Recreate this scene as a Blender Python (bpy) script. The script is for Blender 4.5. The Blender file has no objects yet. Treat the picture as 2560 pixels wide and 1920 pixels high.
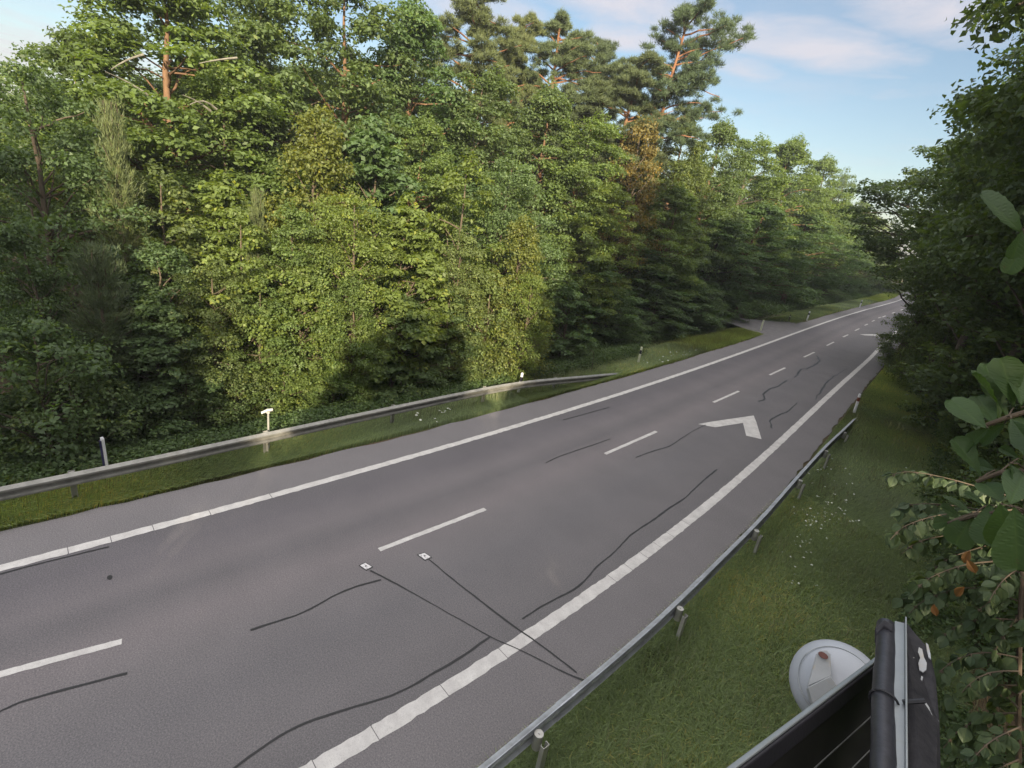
import bpy, math, random
import numpy as np
from mathutils import Vector, Matrix

# ------------------------------------------------------------------ camera
FOC, YAW, PITCH, ROLL, CAMH = 1289.4774, -0.7877, 0.3416, 0.1552, 7.4410
_cy, _sy = math.cos(YAW), math.sin(YAW)
FWD = np.array([_sy*math.cos(PITCH), _cy*math.cos(PITCH), -math.sin(PITCH)])
_r = np.array([_cy, -_sy, 0.0]); _u = np.cross(_r, FWD)
RGT = math.cos(ROLL)*_r + math.sin(ROLL)*_u
UPV = -math.sin(ROLL)*_r + math.cos(ROLL)*_u
CAM = np.array([0.0, 0.0, CAMH])
scene = bpy.context.scene
col = scene.collection
cd = bpy.data.cameras.new("camera"); cam = bpy.data.objects.new("camera", cd); col.objects.link(cam)
cd.sensor_width = 36.0; cd.lens = 36.0*FOC/2560.0; cd.clip_start = 0.05; cd.clip_end = 3000
cam.matrix_world = Matrix(((RGT[0], UPV[0], -FWD[0], 0), (RGT[1], UPV[1], -FWD[1], 0), (RGT[2], UPV[2], -FWD[2], CAMH), (0, 0, 0, 1)))
scene.camera = cam

# ------------------------------------------------------------------ light
SUN_EL = math.radians(20.0)
SUNH = np.array([0.84, -0.54]); SUNH /= np.linalg.norm(SUNH)
sdir = Vector((SUNH[0]*math.cos(SUN_EL), SUNH[1]*math.cos(SUN_EL), math.sin(SUN_EL)))
sl = bpy.data.lights.new("sun", 'SUN'); sl.energy = 5.0; sl.angle = math.radians(0.6); sl.color = (1.0, 0.86, 0.62)
so = bpy.data.objects.new("sun", sl); col.objects.link(so)
so.rotation_euler = sdir.to_track_quat('Z', 'Y').to_euler()

w = bpy.data.worlds.new("World"); scene.world = w; w.use_nodes = True
nt = w.node_tree; N = nt.nodes; Lk = nt.links; N.clear()
def nd(tree, typ, **kw):
    n = tree.nodes.new(typ)
    for k, v in kw.items():
        if k == 'inp':
            for a, b in v.items(): n.inputs[a].default_value = b
        else: setattr(n, k, v)
    return n
sky = nd(nt, 'ShaderNodeTexSky'); sky.sky_type = 'NISHITA'; sky.sun_disc = False
sky.sun_elevation = SUN_EL; sky.sun_rotation = math.atan2(SUNH[0], SUNH[1])
sky.air_density = 1.0; sky.dust_density = 1.0; sky.ozone_density = 1.5
SKY_STR = 0.085
tc = nd(nt, 'ShaderNodeTexCoord')
sep = nd(nt, 'ShaderNodeSeparateXYZ'); Lk.new(tc.outputs['Generated'], sep.inputs[0])
def mth(op, a, b=None, c=None, tree=None, clamp=False):
    t = tree or nt
    n = t.nodes.new('ShaderNodeMath'); n.operation = op; n.use_clamp = clamp
    for i, x in enumerate((a, b, c)):
        if x is None: continue
        if isinstance(x, (int, float)): n.inputs[i].default_value = x
        else: t.links.new(x, n.inputs[i])
    return n.outputs[0]
zc = mth('MAXIMUM', sep.outputs[2], 0.03)
px = mth('DIVIDE', sep.outputs[0], zc); py = mth('DIVIDE', sep.outputs[1], zc)   # a flat cloud deck one unit up
cmb = nd(nt, 'ShaderNodeCombineXYZ'); Lk.new(px, cmb.inputs[0]); Lk.new(py, cmb.inputs[1])
cn = nd(nt, 'ShaderNodeTexNoise', inp={'Scale': 2.2, 'Detail': 9.0, 'Roughness': 0.62, 'Distortion': 0.3}); Lk.new(cmb.outputs[0], cn.inputs['Vector'])
# cloud banks on that deck: centre x, y, half length, half width, turn
BANKS = []
def deck(u, v):
    s = 2560/2212; x = (u*s-1280)/FOC; y = -(v*s-960)/FOC
    d = x*RGT + y*UPV + FWD
    return d[0]/d[2], d[1]/d[2]
for (u0, v0, u1, v1, wd, st) in ((1530, 50, 1930, 150, .20, 1.0), (1180, -20, 1560, 40, .22, 1.0), (1900, -30, 2160, 90, .18, .9),
                            (-60, 140, 200, 70, .25, .9), (1560, 110, 1650, 170, .12, .75), (900, 30, 1200, 30, .2, .8), (1290, 60, 1420, 100, .2, .9), (1850, 95, 1900, 80, .1, .5), (1880, 190, 1960, 215, .14, .45)):
    a = deck(u0, v0); b = deck(u1, v1); BANKS.append((a, b, wd, st))
mask = None
for (a, b, wd, st) in BANKS:
    ca = ((a[0]+b[0])/2, (a[1]+b[1])/2); L = math.hypot(b[0]-a[0], b[1]-a[1])/2; an = math.atan2(b[1]-a[1], b[0]-a[0])
    dx = mth('SUBTRACT', px, ca[0]); dy = mth('SUBTRACT', py, ca[1])
    c_, s_ = math.cos(an), math.sin(an)
    ex = mth('DIVIDE', mth('ADD', mth('MULTIPLY', dx, c_), mth('MULTIPLY', dy, s_)), L*1.1+.05)
    wdd = wd*math.hypot(*ca)*.55
    ey = mth('DIVIDE', mth('SUBTRACT', mth('MULTIPLY', dy, c_), mth('MULTIPLY', dx, s_)), wdd)
    rr = mth('ADD', mth('MULTIPLY', ex, ex), mth('MULTIPLY', ey, ey))
    m = mth('MULTIPLY', mth('SUBTRACT', 1.0, mth('MULTIPLY', rr, .55), clamp=True), st)
    mask = m if mask is None else mth('MAXIMUM', mask, m)
nz = mth('MULTIPLY', mth('SUBTRACT', cn.outputs[0], 0.28), 3.0, clamp=True)
cov = mth('MULTIPLY', mth('SUBTRACT', mth('ADD', mask, mth('MULTIPLY', cn.outputs[0], 1.3)), 1.02), 1.5, clamp=True)
wisp = nd(nt, 'ShaderNodeTexNoise', inp={'Scale': 0.9, 'Detail': 6.0, 'Roughness': .6}); Lk.new(cmb.outputs[0], wisp.inputs['Vector'])
cov = mth('MAXIMUM', cov, mth('MULTIPLY', mth('SUBTRACT', wisp.outputs[0], .49), 1.1, clamp=True))
cov = mth('MULTIPLY', cov, .85)
# unseen bright cloud sheet overhead and sunward, added to lift light in the shade
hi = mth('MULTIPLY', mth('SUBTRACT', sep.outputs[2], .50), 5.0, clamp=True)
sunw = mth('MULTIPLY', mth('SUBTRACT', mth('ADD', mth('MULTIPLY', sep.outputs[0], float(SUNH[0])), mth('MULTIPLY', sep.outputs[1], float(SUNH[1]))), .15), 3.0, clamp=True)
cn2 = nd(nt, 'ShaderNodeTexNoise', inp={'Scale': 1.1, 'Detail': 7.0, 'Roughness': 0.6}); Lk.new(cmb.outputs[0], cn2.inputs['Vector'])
fillc = mth('MULTIPLY', mth('MAXIMUM', hi, mth('MULTIPLY', sunw, .6)), mth('MULTIPLY', mth('SUBTRACT', cn2.outputs[0], .22), 4.0, clamp=True))
mixc = nd(nt, 'ShaderNodeMix', data_type='RGBA')
Lk.new(cov, mixc.inputs['Factor']); 
tint = nd(nt, 'ShaderNodeMix', data_type='RGBA', blend_type='MULTIPLY'); tint.inputs['Factor'].default_value = 1.0
Lk.new(sky.outputs[0], tint.inputs['A']); tint.inputs['B'].default_value = (0.88, 0.85, 0.80, 1)
Lk.new(tint.outputs['Result'], mixc.inputs['A']); mixc.inputs['B'].default_value = (4.1, 3.9, 4.2, 1)
mix2 = nd(nt, 'ShaderNodeMix', data_type='RGBA'); Lk.new(fillc, mix2.inputs['Factor']); Lk.new(mixc.outputs['Result'], mix2.inputs['A']); mix2.inputs['B'].default_value = (9.5, 9.2, 9.1, 1)
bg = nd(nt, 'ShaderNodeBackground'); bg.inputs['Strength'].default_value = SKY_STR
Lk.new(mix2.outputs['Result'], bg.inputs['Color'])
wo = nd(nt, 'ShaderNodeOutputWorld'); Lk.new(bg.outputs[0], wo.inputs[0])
scene.view_settings.view_transform = 'Standard'; scene.view_settings.look = 'None'
scene.view_settings.exposure = 1.2; scene.view_settings.gamma = 1.0; scene.view_settings.use_curve_mapping = False
cyc = scene.cycles
cyc.max_bounces = 6; cyc.diffuse_bounces = 3; cyc.transmission_bounces = 3; cyc.glossy_bounces = 2; cyc.transparent_max_bounces = 4

# ------------------------------------------------------------------ helpers
S = 2560/2212.0      # the measurements below are in pixels of a 2212 wide copy of the photograph
def ray(u, v):
    return ((u*S-1280)/FOC)*RGT - ((v*S-960)/FOC)*UPV + FWD
def grd(u, v, z=0.0):
    d = ray(u, v); t = (z-CAMH)/d[2]; return np.array([d[0]*t, d[1]*t, z])
def far(u, v, D):        # the point at horizontal distance D
    d = ray(u, v); return CAM + d*(D/math.hypot(d[0], d[1]))
def near(u, v, D):       # the point at straight distance D
    d = ray(u, v); return CAM + d*(D/np.linalg.norm(d))

def tag(o, label=None, cat=None, group=None, kind=None):
    if label: o['label'] = label
    if cat: o['category'] = cat
    if group: o['group'] = group
    if kind: o['kind'] = kind
    return o
def empty(name, loc, rz=0.0):
    o = bpy.data.objects.new(name, None); col.objects.link(o); o.location = loc; o.rotation_euler.z = rz
    o.empty_display_size = .3; return o
def mesh_np(name, V, F, mat=None, parent=None, smooth=False, attr=None, uv=None, link=True):
    """V (n,3); F (m,k) int array, or a list of such arrays"""
    me = bpy.data.meshes.new(name)
    Fs = F if isinstance(F, list) else [F]
    Fs = [f for f in Fs if len(f)]
    V = np.asarray(V, dtype=np.float32)
    me.vertices.add(len(V)); me.vertices.foreach_set('co', V.ravel())
    loops = np.concatenate([f.ravel() for f in Fs]).astype(np.int32)
    cnt = np.concatenate([np.full(len(f), f.shape[1], dtype=np.int32) for f in Fs])
    st = np.concatenate([[0], np.cumsum(cnt)[:-1]]).astype(np.int32)
    me.loops.add(len(loops)); me.loops.foreach_set('vertex_index', loops)
    me.polygons.add(len(cnt)); me.polygons.foreach_set('loop_start', st); me.polygons.foreach_set('loop_total', cnt)
    if smooth: me.polygons.foreach_set('use_smooth', np.ones(len(cnt), dtype=bool))
    me.update(calc_edges=True)
    if attr is not None:
        a = me.attributes.new('var', 'FLOAT', 'POINT'); a.data.foreach_set('value', np.asarray(attr, dtype=np.float32))
    if uv is not None:
        l = me.uv_layers.new(name='UVMap'); l.data.foreach_set('uv', np.asarray(uv, dtype=np.float32)[loops].ravel())
    me.validate(verbose=False)
    if mat: me.materials.append(mat)
    if not link: return me
    o = bpy.data.objects.new(name, me); col.objects.link(o)
    if parent: o.parent = parent
    return o
class MB:
    def __init__(s): s.v = []; s.f = []; s.n = 0
    def add(s, V, F):
        s.v.append(np.asarray(V, float)); s.f += [tuple(int(i)+s.n for i in f) for f in F]; s.n += len(V)
    def box(s, c, size, R=None):
        c = np.asarray(c, float); h = np.asarray(size, float)/2
        V = np.array([[x, y, z] for x in (-1, 1) for y in (-1, 1) for z in (-1, 1)])*h
        if R is not None: V = V @ np.asarray(R).T
        s.add(V+c, [(0, 1, 3, 2), (4, 6, 7, 5), (0, 4, 5, 1), (2, 3, 7, 6), (0, 2, 6, 4), (1, 5, 7, 3)])
    def tube(s, pts, rad, n=8, cap=True):
        pts = [np.asarray(p, float) for p in pts]
        if isinstance(rad, (int, float)): rad = [rad]*len(pts)
        V = []; ref = np.array([0.13, 0.27, 1.0])
        for i, p in enumerate(pts):
            t = pts[min(i+1, len(pts)-1)] - pts[max(i-1, 0)]; t /= np.linalg.norm(t)+1e-9
            r_ = ref if abs(t @ ref) < .9 else np.array([1.0, 0.1, 0])
            a = np.cross(t, r_); a /= np.linalg.norm(a); b = np.cross(t, a)
            for k in range(n):
                th = 2*math.pi*k/n; V.append(p + rad[i]*(math.cos(th)*a + math.sin(th)*b))
        F = []
        for i in range(len(pts)-1):
            for k in range(n):
                F.append((i*n+k, i*n+(k+1) % n, (i+1)*n+(k+1) % n, (i+1)*n+k))
        if cap: F.append(tuple(range(n))[::-1]); F.append(tuple((len(pts)-1)*n+k for k in range(n)))
        s.add(V, F)
    def prism(s, poly, vec):         # polygon of 3-D points swept by vec
        poly = np.asarray(poly, float); n = len(poly)
        V = np.vstack([poly, poly+np.asarray(vec)])
        F = [tuple(range(n))[::-1], tuple(range(n, 2*n))] + [(i, (i+1) % n, n+(i+1) % n, n+i) for i in range(n)]
        s.add(V, F)
    def sweep(s, prof, frames, closed=False):   # prof: list of (a, b); frames: list of (origin, A, B)
        m = len(prof); V = []
        for (o, A, B) in frames:
            for (a, b) in prof: V.append(np.asarray(o)+a*np.asarray(A)+b*np.asarray(B))
        F = []
        for i in range(len(frames)-1):
            for k in range(m if closed else m-1):
                k2 = (k+1) % m; F.append((i*m+k, i*m+k2, (i+1)*m+k2, (i+1)*m+k))
        if closed: F.append(tuple(range(m))[::-1]); F.append(tuple((len(frames)-1)*m+k for k in range(m)))
        s.add(V, F)
    def build(s, name, mat, parent=None, smooth=False, bevel=0, loc=None):
        me = bpy.data.meshes.new(name); V = np.vstack(s.v)
        if loc is not None: V = V-np.asarray(loc)
        me.from_pydata([tuple(p) for p in V], [], s.f); me.materials.append(mat)
        if smooth: me.polygons.foreach_set('use_smooth', [True]*len(me.polygons))
        o = bpy.data.objects.new(name, me); col.objects.link(o)
        if parent: o.parent = parent
        if loc is not None and not parent: o.location = loc
        if bevel:
            b = o.modifiers.new('bevel', 'BEVEL'); b.width = bevel; b.segments = 2; b.limit_method = 'ANGLE'
        if smooth:
            try:
                e = o.modifiers.new('edge', 'EDGE_SPLIT'); e.split_angle = math.radians(40)
            except Exception: pass
        return o

# ------------------------------------------------------------------ materials
def new_mat(name):
    m = bpy.data.materials.new(name); m.use_nodes = True; m.node_tree.nodes.clear(); return m, m.node_tree
def fin(m, t, bsdf):
    o = t.nodes.new('ShaderNodeOutputMaterial'); t.links.new(bsdf, o.inputs[0]); return m
def ramp(t, fac, stops):
    r = t.nodes.new('ShaderNodeValToRGB'); e = r.color_ramp.elements
    while len(e) < len(stops): e.new(.5)
    for i, (p, c) in enumerate(stops): e[i].position = p; e[i].color = (*c, 1)
    t.links.new(fac, r.inputs[0]); return r.outputs[0]
def noise(t, vec, sc, det=4, rough=.55, dist=0):
    n = nd(t, 'ShaderNodeTexNoise', inp={'Scale': sc, 'Detail': det, 'Roughness': rough, 'Distortion': dist})
    if vec is not None: t.links.new(vec, n.inputs['Vector'])
    return n.outputs[0]
def mixc_(t, fac, a, b, mode='MIX'):
    n = t.nodes.new('ShaderNodeMix'); n.data_type = 'RGBA'; n.blend_type = mode
    for sock, x in ((n.inputs['Factor'], fac), (n.inputs['A'], a), (n.inputs['B'], b)):
        if isinstance(x, (int, float)): sock.default_value = x
        elif isinstance(x, tuple): sock.default_value = (*x, 1)
        else: t.links.new(x, sock)
    return n.outputs['Result']
def pbsdf(t, colr, rough=.6, metal=0, spec=.5, normal=None):
    b = t.nodes.new('ShaderNodeBsdfPrincipled')
    if isinstance(colr, tuple): b.inputs['Base Color'].default_value = (*colr, 1)
    else: t.links.new(colr, b.inputs['Base Color'])
    if isinstance(rough, (int, float)): b.inputs['Roughness'].default_value = rough
    else: t.links.new(rough, b.inputs['Roughness'])
    b.inputs['Metallic'].default_value = metal; b.inputs['Specular IOR Level'].default_value = spec
    if normal is not None: t.links.new(normal, b.inputs['Normal'])
    return b.outputs[0]
def bump(t, h, st=.3, d=.01):
    n = t.nodes.new('ShaderNodeBump'); n.inputs['Strength'].default_value = st; n.inputs['Distance'].default_value = d
    t.links.new(h, n.inputs['Height']); return n.outputs[0]
def objco(t): return t.nodes.new('ShaderNodeTexCoord').outputs['Object']
def simple(name, c, rough=.6, metal=0, var=.25, sc=6, spec=.5, dirt=None):
    m, t = new_mat(name); co = objco(t); n = noise(t, co, sc, 6, .6)
    lo = tuple(x*(1-var) for x in c); hi = tuple(min(1, x*(1+var)) for x in c)
    cc = ramp(t, n, [(.3, lo), (.7, hi)])
    if dirt:
        n2 = noise(t, co, sc*2.3, 8, .7, .5); f = mth('MULTIPLY', mth('SUBTRACT', n2, .56, tree=t), 6, tree=t, clamp=True)
        cc = mixc_(t, f, cc, dirt)
    return fin(m, t, pbsdf(t, cc, rough, metal, spec, bump(t, noise(t, co, sc*14, 3), .12, .004)))

def leaf_mat(name, c, var=.35, trans=.35, rough=.5, yellow=.25):
    """leaf green, tinted per object by its viewport colour and per leaf by 'var'"""
    m, t = new_mat(name)
    a = nd(t, 'ShaderNodeAttribute', attribute_name='var'); oi = t.nodes.new('ShaderNodeObjectInfo')
    lo = tuple(x*(1-var) for x in c); hi = tuple(x*(1+var) for x in c)
    yl = (hi[0]*(1+yellow*1.4), hi[1]*1.08, hi[2]*.8)
    cc = ramp(t, a.outputs['Fac'], [(0, lo), (.55, c), (.85, hi), (1, yl)])
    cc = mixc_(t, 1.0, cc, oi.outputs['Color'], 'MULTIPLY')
    geo = t.nodes.new('ShaderNodeNewGeometry')
    back = mixc_(t, geo.outputs['Backfacing'], cc, mixc_(t, .35, cc, (.10, .14, .085)))
    p = pbsdf(t, back, rough, 0, .35)
    tr = t.nodes.new('ShaderNodeBsdfTranslucent')
    t.links.new(mixc_(t, 1.0, cc, (1.5, 1.45, .5), 'MULTIPLY'), tr.inputs[0])
    mx = t.nodes.new('ShaderNodeMixShader'); mx.inputs[0].default_value = trans
    t.links.new(p, mx.inputs[1]); t.links.new(tr.outputs[0], mx.inputs[2])
    return fin(m, t, mx.outputs[0])
M = {}
M['leaf'] = leaf_mat('broadleaf foliage', (.130, .188, .060), .35, .42)
M['needle'] = leaf_mat('pine needles', (.100, .125, .055), .3, .15, .6, .1)
M['grass'] = leaf_mat('grass blades', (.275, .345, .155), .42, .42, .6, .5)
M['herb'] = leaf_mat('herb leaves', (.085, .140, .036), .35, .3, .6, .2)
def bark(name, lo, hi, sc=5):
    m, t = new_mat(name); co = objco(t)
    mp = t.nodes.new('ShaderNodeMapping'); mp.inputs['Scale'].default_value = (1, 1, .25); t.links.new(co, mp.inputs[0])
    n = noise(t, mp.outputs[0], sc, 8, .7, .4)
    return fin(m, t, pbsdf(t, ramp(t, n, [(.3, lo), (.7, hi)]), .9, 0, .2, bump(t, n, .6, .03)))
M['bark'] = bark('grey brown bark', (.055, .044, .034), (.17, .13, .095))
M['warmbark'] = bark('warm brown bark', (.10, .058, .036), (.26, .155, .092))
M['pinebark'] = bark('orange pine bark', (.13, .060, .032), (.31, .155, .085), 4)
M['palebark'] = bark('pale bark', (.12, .11, .09), (.3, .28, .23))

# ------------------------------------------------------------------ the road: surveyed lines
def table(pts):
    a = np.array([grd(*p)[:2] for p in pts]); return a[np.argsort(a[:, 1])]
def src(pts): return [(a/S, b/S) for a, b in pts]
LL = table(src([(0,1414),(266,1352),(498,1293),(868,1194),(1280,1067),(1627,955),(1859,877),(1933,855),(2047,815.5),(2198,764),(2264,740)]))
RL = table(src([(788,1915),(894,1854),(1094,1750),(1280,1625),(1436,1510),(1558,1420),(1706,1313),(1837,1206),(1963,1091),(2029,1031),(2095,970.7),(2152.6,913.5),(2201,865)]))
AL = table(src([(0,1326),(457,1227),(712,1169.5),(984,1096),(1180,1039),(1410,978.7),(1584,929.8),(1780,878),(2101,788)]))
AR = table(src([(1208,1909),(1454,1717),(1642,1565),(1788,1416),(1960,1220),(2086,1055),(2183,947)]))
class Line:
    def __init__(s, tb, lead):
        s.tb = tb; x, y = tb[:, 0], tb[:, 1]
        deg = 4 if len(y) > 8 else 3
        s.y0, s.y1 = y[0], y[-1]
        s.p = np.polyfit((y)/50, x, deg, w=1/(1+np.maximum(y, 0)/25))
        s.lead = lead
    def __call__(s, Y):
        return np.polyval(s.p, np.asarray(Y, float)/50)
ll = Line(LL, 0); rl0 = Line(RL, 0); al0 = Line(AL, 0); ar0 = Line(AR, 0)
_e = lambda Y: np.clip(Y, 0, None)
def xL(Y):
    Y = np.asarray(Y, float); s0 = (ll(140)-ll(125))/15
    a = ll(np.clip(Y, 0.0, 140)); return a + np.where(Y > 140, (Y-140)*s0, 0) 
def join(fn, off, y1, Y):     # measured up to y1, then parallel to the left line
    Y = np.asarray(Y, float); d = float(fn(y1)-xL(y1))
    a = fn(np.clip(Y, 1.5, y1)); t = np.clip((Y-y1)/30, 0, 1)
    return np.where(Y > y1, xL(Y)+d*(1-t)+off*t, a)
def xR(Y): return join(rl0, 5.6, 52, Y)
def _wid(tb, fn, sg):
    w_ = sg*(tb[:, 0]-fn(tb[:, 1])); c = np.polyfit(tb[:, 1], w_, 1, w=1/(1+np.maximum(tb[:, 1], 0)/15)); return c
_wl = _wid(AL, xL, -1); _wr = _wid(AR, xR, 1)
def xAL(Y): Y = np.asarray(Y, float); return xL(Y)-np.clip(np.polyval(_wl, np.clip(Y, 0, 60)), .9, 1.6)
def xAR(Y): Y = np.asarray(Y, float); return xR(Y)+np.clip(np.polyval(_wr, np.clip(Y, 2, 45)), 1.0, 2.0)
YS = np.concatenate([np.arange(-45, 0, 3.0), np.arange(0, 60, .5), np.arange(60, 150, 2.0), np.arange(150, 330, 8.0)])

def ground_z(X, Y):
    X = np.asarray(X, float); Y = np.asarray(Y, float)
    dl = xAL(Y)-X; dr = X-xAR(Y)
    z = np.where(dl > 0, -.03-.45*np.clip((dl-1.6)/1.6, 0, 1)**2*(dl < 4.2)-.45*(dl >= 4.2)*np.clip(1-(dl-4.2)/8, -.6, 1), -.03)
    z = np.where(dr > 0, -.03-.10*np.clip(dr/3, 0, 1), z)
    lump = .05*np.sin(X*1.3+Y*.7)*np.sin(Y*.9-X*.4)
    return z + np.where((dl > 1.5) | (dr > 1), lump, 0)

# ground sheet
gx = np.concatenate([np.linspace(-600, -60, 12), np.arange(-55, -20, 1.5), np.arange(-20, 6, .5), np.arange(6, 40, 3.0), np.linspace(45, 500, 10)])
gy = np.concatenate([np.linspace(-500, -50, 10), np.arange(-45, -4, 2.0), np.arange(-4, 60, .6), np.arange(60, 180, 3.0), np.linspace(190, 900, 14)])
def build_ground():
    m, t = new_mat('forest edge ground'); co = objco(t)
    n1 = noise(t, co, .35, 6, .6); n2 = noise(t, co, 4.0, 8, .7); n3 = noise(t, co, 22, 4, .7)
    g = ramp(t, n2, [(.3, (.035, .052, .02)), (.55, (.07, .10, .03)), (.75, (.12, .135, .05))])
    br = ramp(t, n3, [(.3, (.06, .042, .028)), (.7, (.17, .125, .08))])
    f = mth('MULTIPLY', mth('SUBTRACT', n1, .50, tree=t), 7, tree=t, clamp=True)
    at_ = nd(t, 'ShaderNodeAttribute', attribute_name='var')
    f = mth('MAXIMUM', mth('MULTIPLY', f, .55, tree=t), at_.outputs['Fac'], tree=t)
    fin(m, t, pbsdf(t, mixc_(t, f, g, br), .95, 0, .1, bump(t, n3, .8, .04)))
    X, Y = np.meshgrid(gx, gy); Z = ground_z(X, Y)
    V = np.stack([X.ravel(), Y.ravel(), Z.ravel()], 1); nx = len(gx); ny = len(gy)
    i = (np.arange(ny-1)[:, None]*nx+np.arange(nx-1)[None]).ravel()
    F = np.stack([i, i+1, i+nx+1, i+nx], 1)
    soil = np.clip((xAL(V[:, 1])-V[:, 0]-3.0)/1.5, 0, 1) + np.clip((V[:, 0]-xAR(V[:, 1])-3.4)/1.5, 0, 1)
    soil += np.clip(1-np.abs(V[:, 0]-xAR(V[:, 1])-.05)/.4, 0, 1) + np.clip(1-np.abs(V[:, 0]-xAL(V[:, 1])+.05)/.35, 0, 1)
    tag(mesh_np('ground', V, F, m, smooth=True, attr=np.clip(soil, 0, 1)), kind='structure')
build_ground()

# asphalt
def strip(fa, fb, Y, z, n=1):
    V = []; U = []
    for y in Y:
        a, b = float(fa(y)), float(fb(y))
        for k in range(n+1):
            V.append((a+(b-a)*k/n, y, z)); U.append((k/n, y))
    V = np.array(V); m = n+1
    i = (np.arange(len(Y)-1)[:, None]*m+np.arange(n)[None]).ravel()
    F = np.stack([i, i+1, i+m+1, i+m], 1)
    return V, F, np.array(U)
def build_road():
    m, t = new_mat('worn asphalt'); co = objco(t)
    uvn = t.nodes.new('ShaderNodeUVMap'); uvn.uv_map = 'UVMap'
    sp = t.nodes.new('ShaderNodeSeparateXYZ'); t.links.new(uvn.outputs[0], sp.inputs[0])
    g1 = noise(t, co, 48, 3, .9); g2 = noise(t, co, 38, 3, .7); g3 = noise(t, co, .6, 6, .65)
    mp = t.nodes.new('ShaderNodeMapping'); mp.inputs['Scale'].default_value = (1.6, .12, 1); t.links.new(co, mp.inputs[0])
    g4 = noise(t, mp.outputs[0], 1.0, 5, .6)
    wob = mth('ADD', sp.outputs[0], mth('MULTIPLY', mth('SUBTRACT', g4, .5, tree=t), .05, tree=t), tree=t)
    # across the road: shoulder, worn lane with polished wheel paths, seam, lane, shoulder
    cr = ramp(t, wob, [(0, (.115, .107, .108)), (.125, (.112, .105, .106)), (.15, (.080, .075, .078)), (.22, (.083, .077, .081)), (.31, (.102, .093, .095)),
                       (.37, (.088, .082, .084)), (.45, (.112, .101, .102)), (.54, (.100, .093, .094)), (.64, (.092, .087, .089)), (.76, (.096, .090, .091)), (.845, (.088, .083, .084)), (.86, (.104, .097, .098)), (1, (.104, .097, .097))])
    c = mixc_(t, 1.0, cr, ramp(t, g3, [(.25, (1.58, 1.60, 1.64)), (.75, (1.90, 1.91, 1.95))]), 'MULTIPLY')
    c = mixc_(t, 1.0, c, ramp(t, g1, [(.30, (.66, .66, .67)), (.5, (.96, .96, .97)), (.70, (1.5, 1.48, 1.46))]), 'MULTIPLY')
    c = mixc_(t, 1.0, c, ramp(t, g2, [(.3, (.78, .78, .8)), (.7, (1.2, 1.2, 1.18))]), 'MULTIPLY')
    sp2 = nd(t, 'ShaderNodeTexVoronoi', feature='F1', inp={'Scale': 1.7}); t.links.new(co, sp2.inputs['Vector'])
    spot = mth('GREATER_THAN', .020, sp2.outputs['Distance'], tree=t)
    c = mixc_(t, mth('MULTIPLY', spot, .6, tree=t), c, (.03, .03, .032))
    fin(m, t, pbsdf(t, c, .88, 0, .25, bump(t, g1, .5, .006)))
    V, F, U = strip(xAL, xAR, YS, 0.0, 10)
    rng = np.random.RandomState(3)
    for k in (0, 10):               # crumbling outer edge
        idx = np.arange(k, len(V), 11); V[idx, 0] += rng.uniform(-.06, .06, len(idx))
    road = mesh_np('road', V, F, m, uv=U); tag(road, kind='structure')
    # side track
    pts = [(1560, 688), (1590, 698), (1640, 697.5), (1690, 698), (1745, 697), (1720, 709), (1672, 722), (1660, 714), (1630, 705), (1590, 702.5), (1560, 697)]
    P = np.array([grd(*p, .004) for p in pts])
    P = np.array([(-24, 41.5, .004), (-19.6, 45.0, .004), (-18.3, 44.6, .004), (float(xAL(41))+.1, 41.5, .004), (float(xAL(45))+.4, 45, .004), (float(xAL(54))+.4, 54, .004), (float(xAL(58)), 58, .004), (-18.6, 53.5, .004), (-20.2, 50.0, .004), (-24, 48.5, .004), (-34, 46, .004), (-34, 40, .004)])
    mb = MB(); mb.add(P, [tuple(range(len(P)))]); tk = mb.build('side_track', simple('track asphalt', (.17, .16, .165), .9, 0, .2, 2)); tag(tk, kind='structure')
    # paint
    mp_, t = new_mat('worn white road paint'); co = objco(t)
    n = noise(t, co, 85, 5, .8); n2 = noise(t, co, 3.0, 5, .7)
    mp = t.nodes.new('ShaderNodeMapping'); mp.inputs['Scale'].default_value = (1, 1, 1); t.links.new(co, mp.inputs[0])
    c = ramp(t, n2, [(.3, (.50, .48, .47)), (.7, (.70, .68, .66))])
    f = mth('MULTIPLY', mth('SUBTRACT', n, .54, tree=t), 6, tree=t, clamp=True)
    fin(mp_, t, pbsdf(t, mixc_(t, mth('MULTIPLY', f, .75, tree=t), c, (.14, .13, .13)), .8, 0, .2, bump(t, n, .3, .004)))
    def jag(fa, fb, Y, z, amp, seed):
        V, F, U = strip(fa, fb, Y, z, 1); r = np.random.RandomState(seed)
        V[:, 0] += r.uniform(-amp, amp, len(V)); return V, F
    wl = .125
    for fn, w_, y0 in ((xL, .105, -40), (xR, .125, -40)):
        gaps = [y0]
        y = y0
        segs = []
        if fn is xR:   # the right line is laid in blocks split by narrow grooves close to the camera
            cuts = [1.2, 2.0, 2.85, 4.05, 5.3, 8.6, 9.25, 9.95, 10.6, 11.3, 12.2]
            y = -40
            for cpos in cuts: segs.append((y, cpos)); y = cpos+.012
            segs.append((y, 320))
        else:
            for cpos in (-.1, .55, 1.25, 2.3, 3.6): segs.append((y, cpos)); y = cpos+.014
            segs.append((y, 320))
        Vs, Fs, k = [], [], 0
        for a, b in segs:
            yy = np.unique(np.concatenate([[a, b], np.arange(math.ceil(a/.12)*.12, min(b, 60), .12), np.arange(max(60, a), max(b, 60), 3.0) if b > 60 else []]))
            yy = yy[(yy >= a) & (yy <= b)]
            V, F = jag(lambda q: fn(q)-w_, lambda q: fn(q)+w_, yy, .005, .012, int(a*10) % 97)
            Vs.append(V); Fs.append(F+k); k += len(V)
        mesh_np('edge_line', np.vstack(Vs), np.vstack(Fs), mp_, road)
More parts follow.
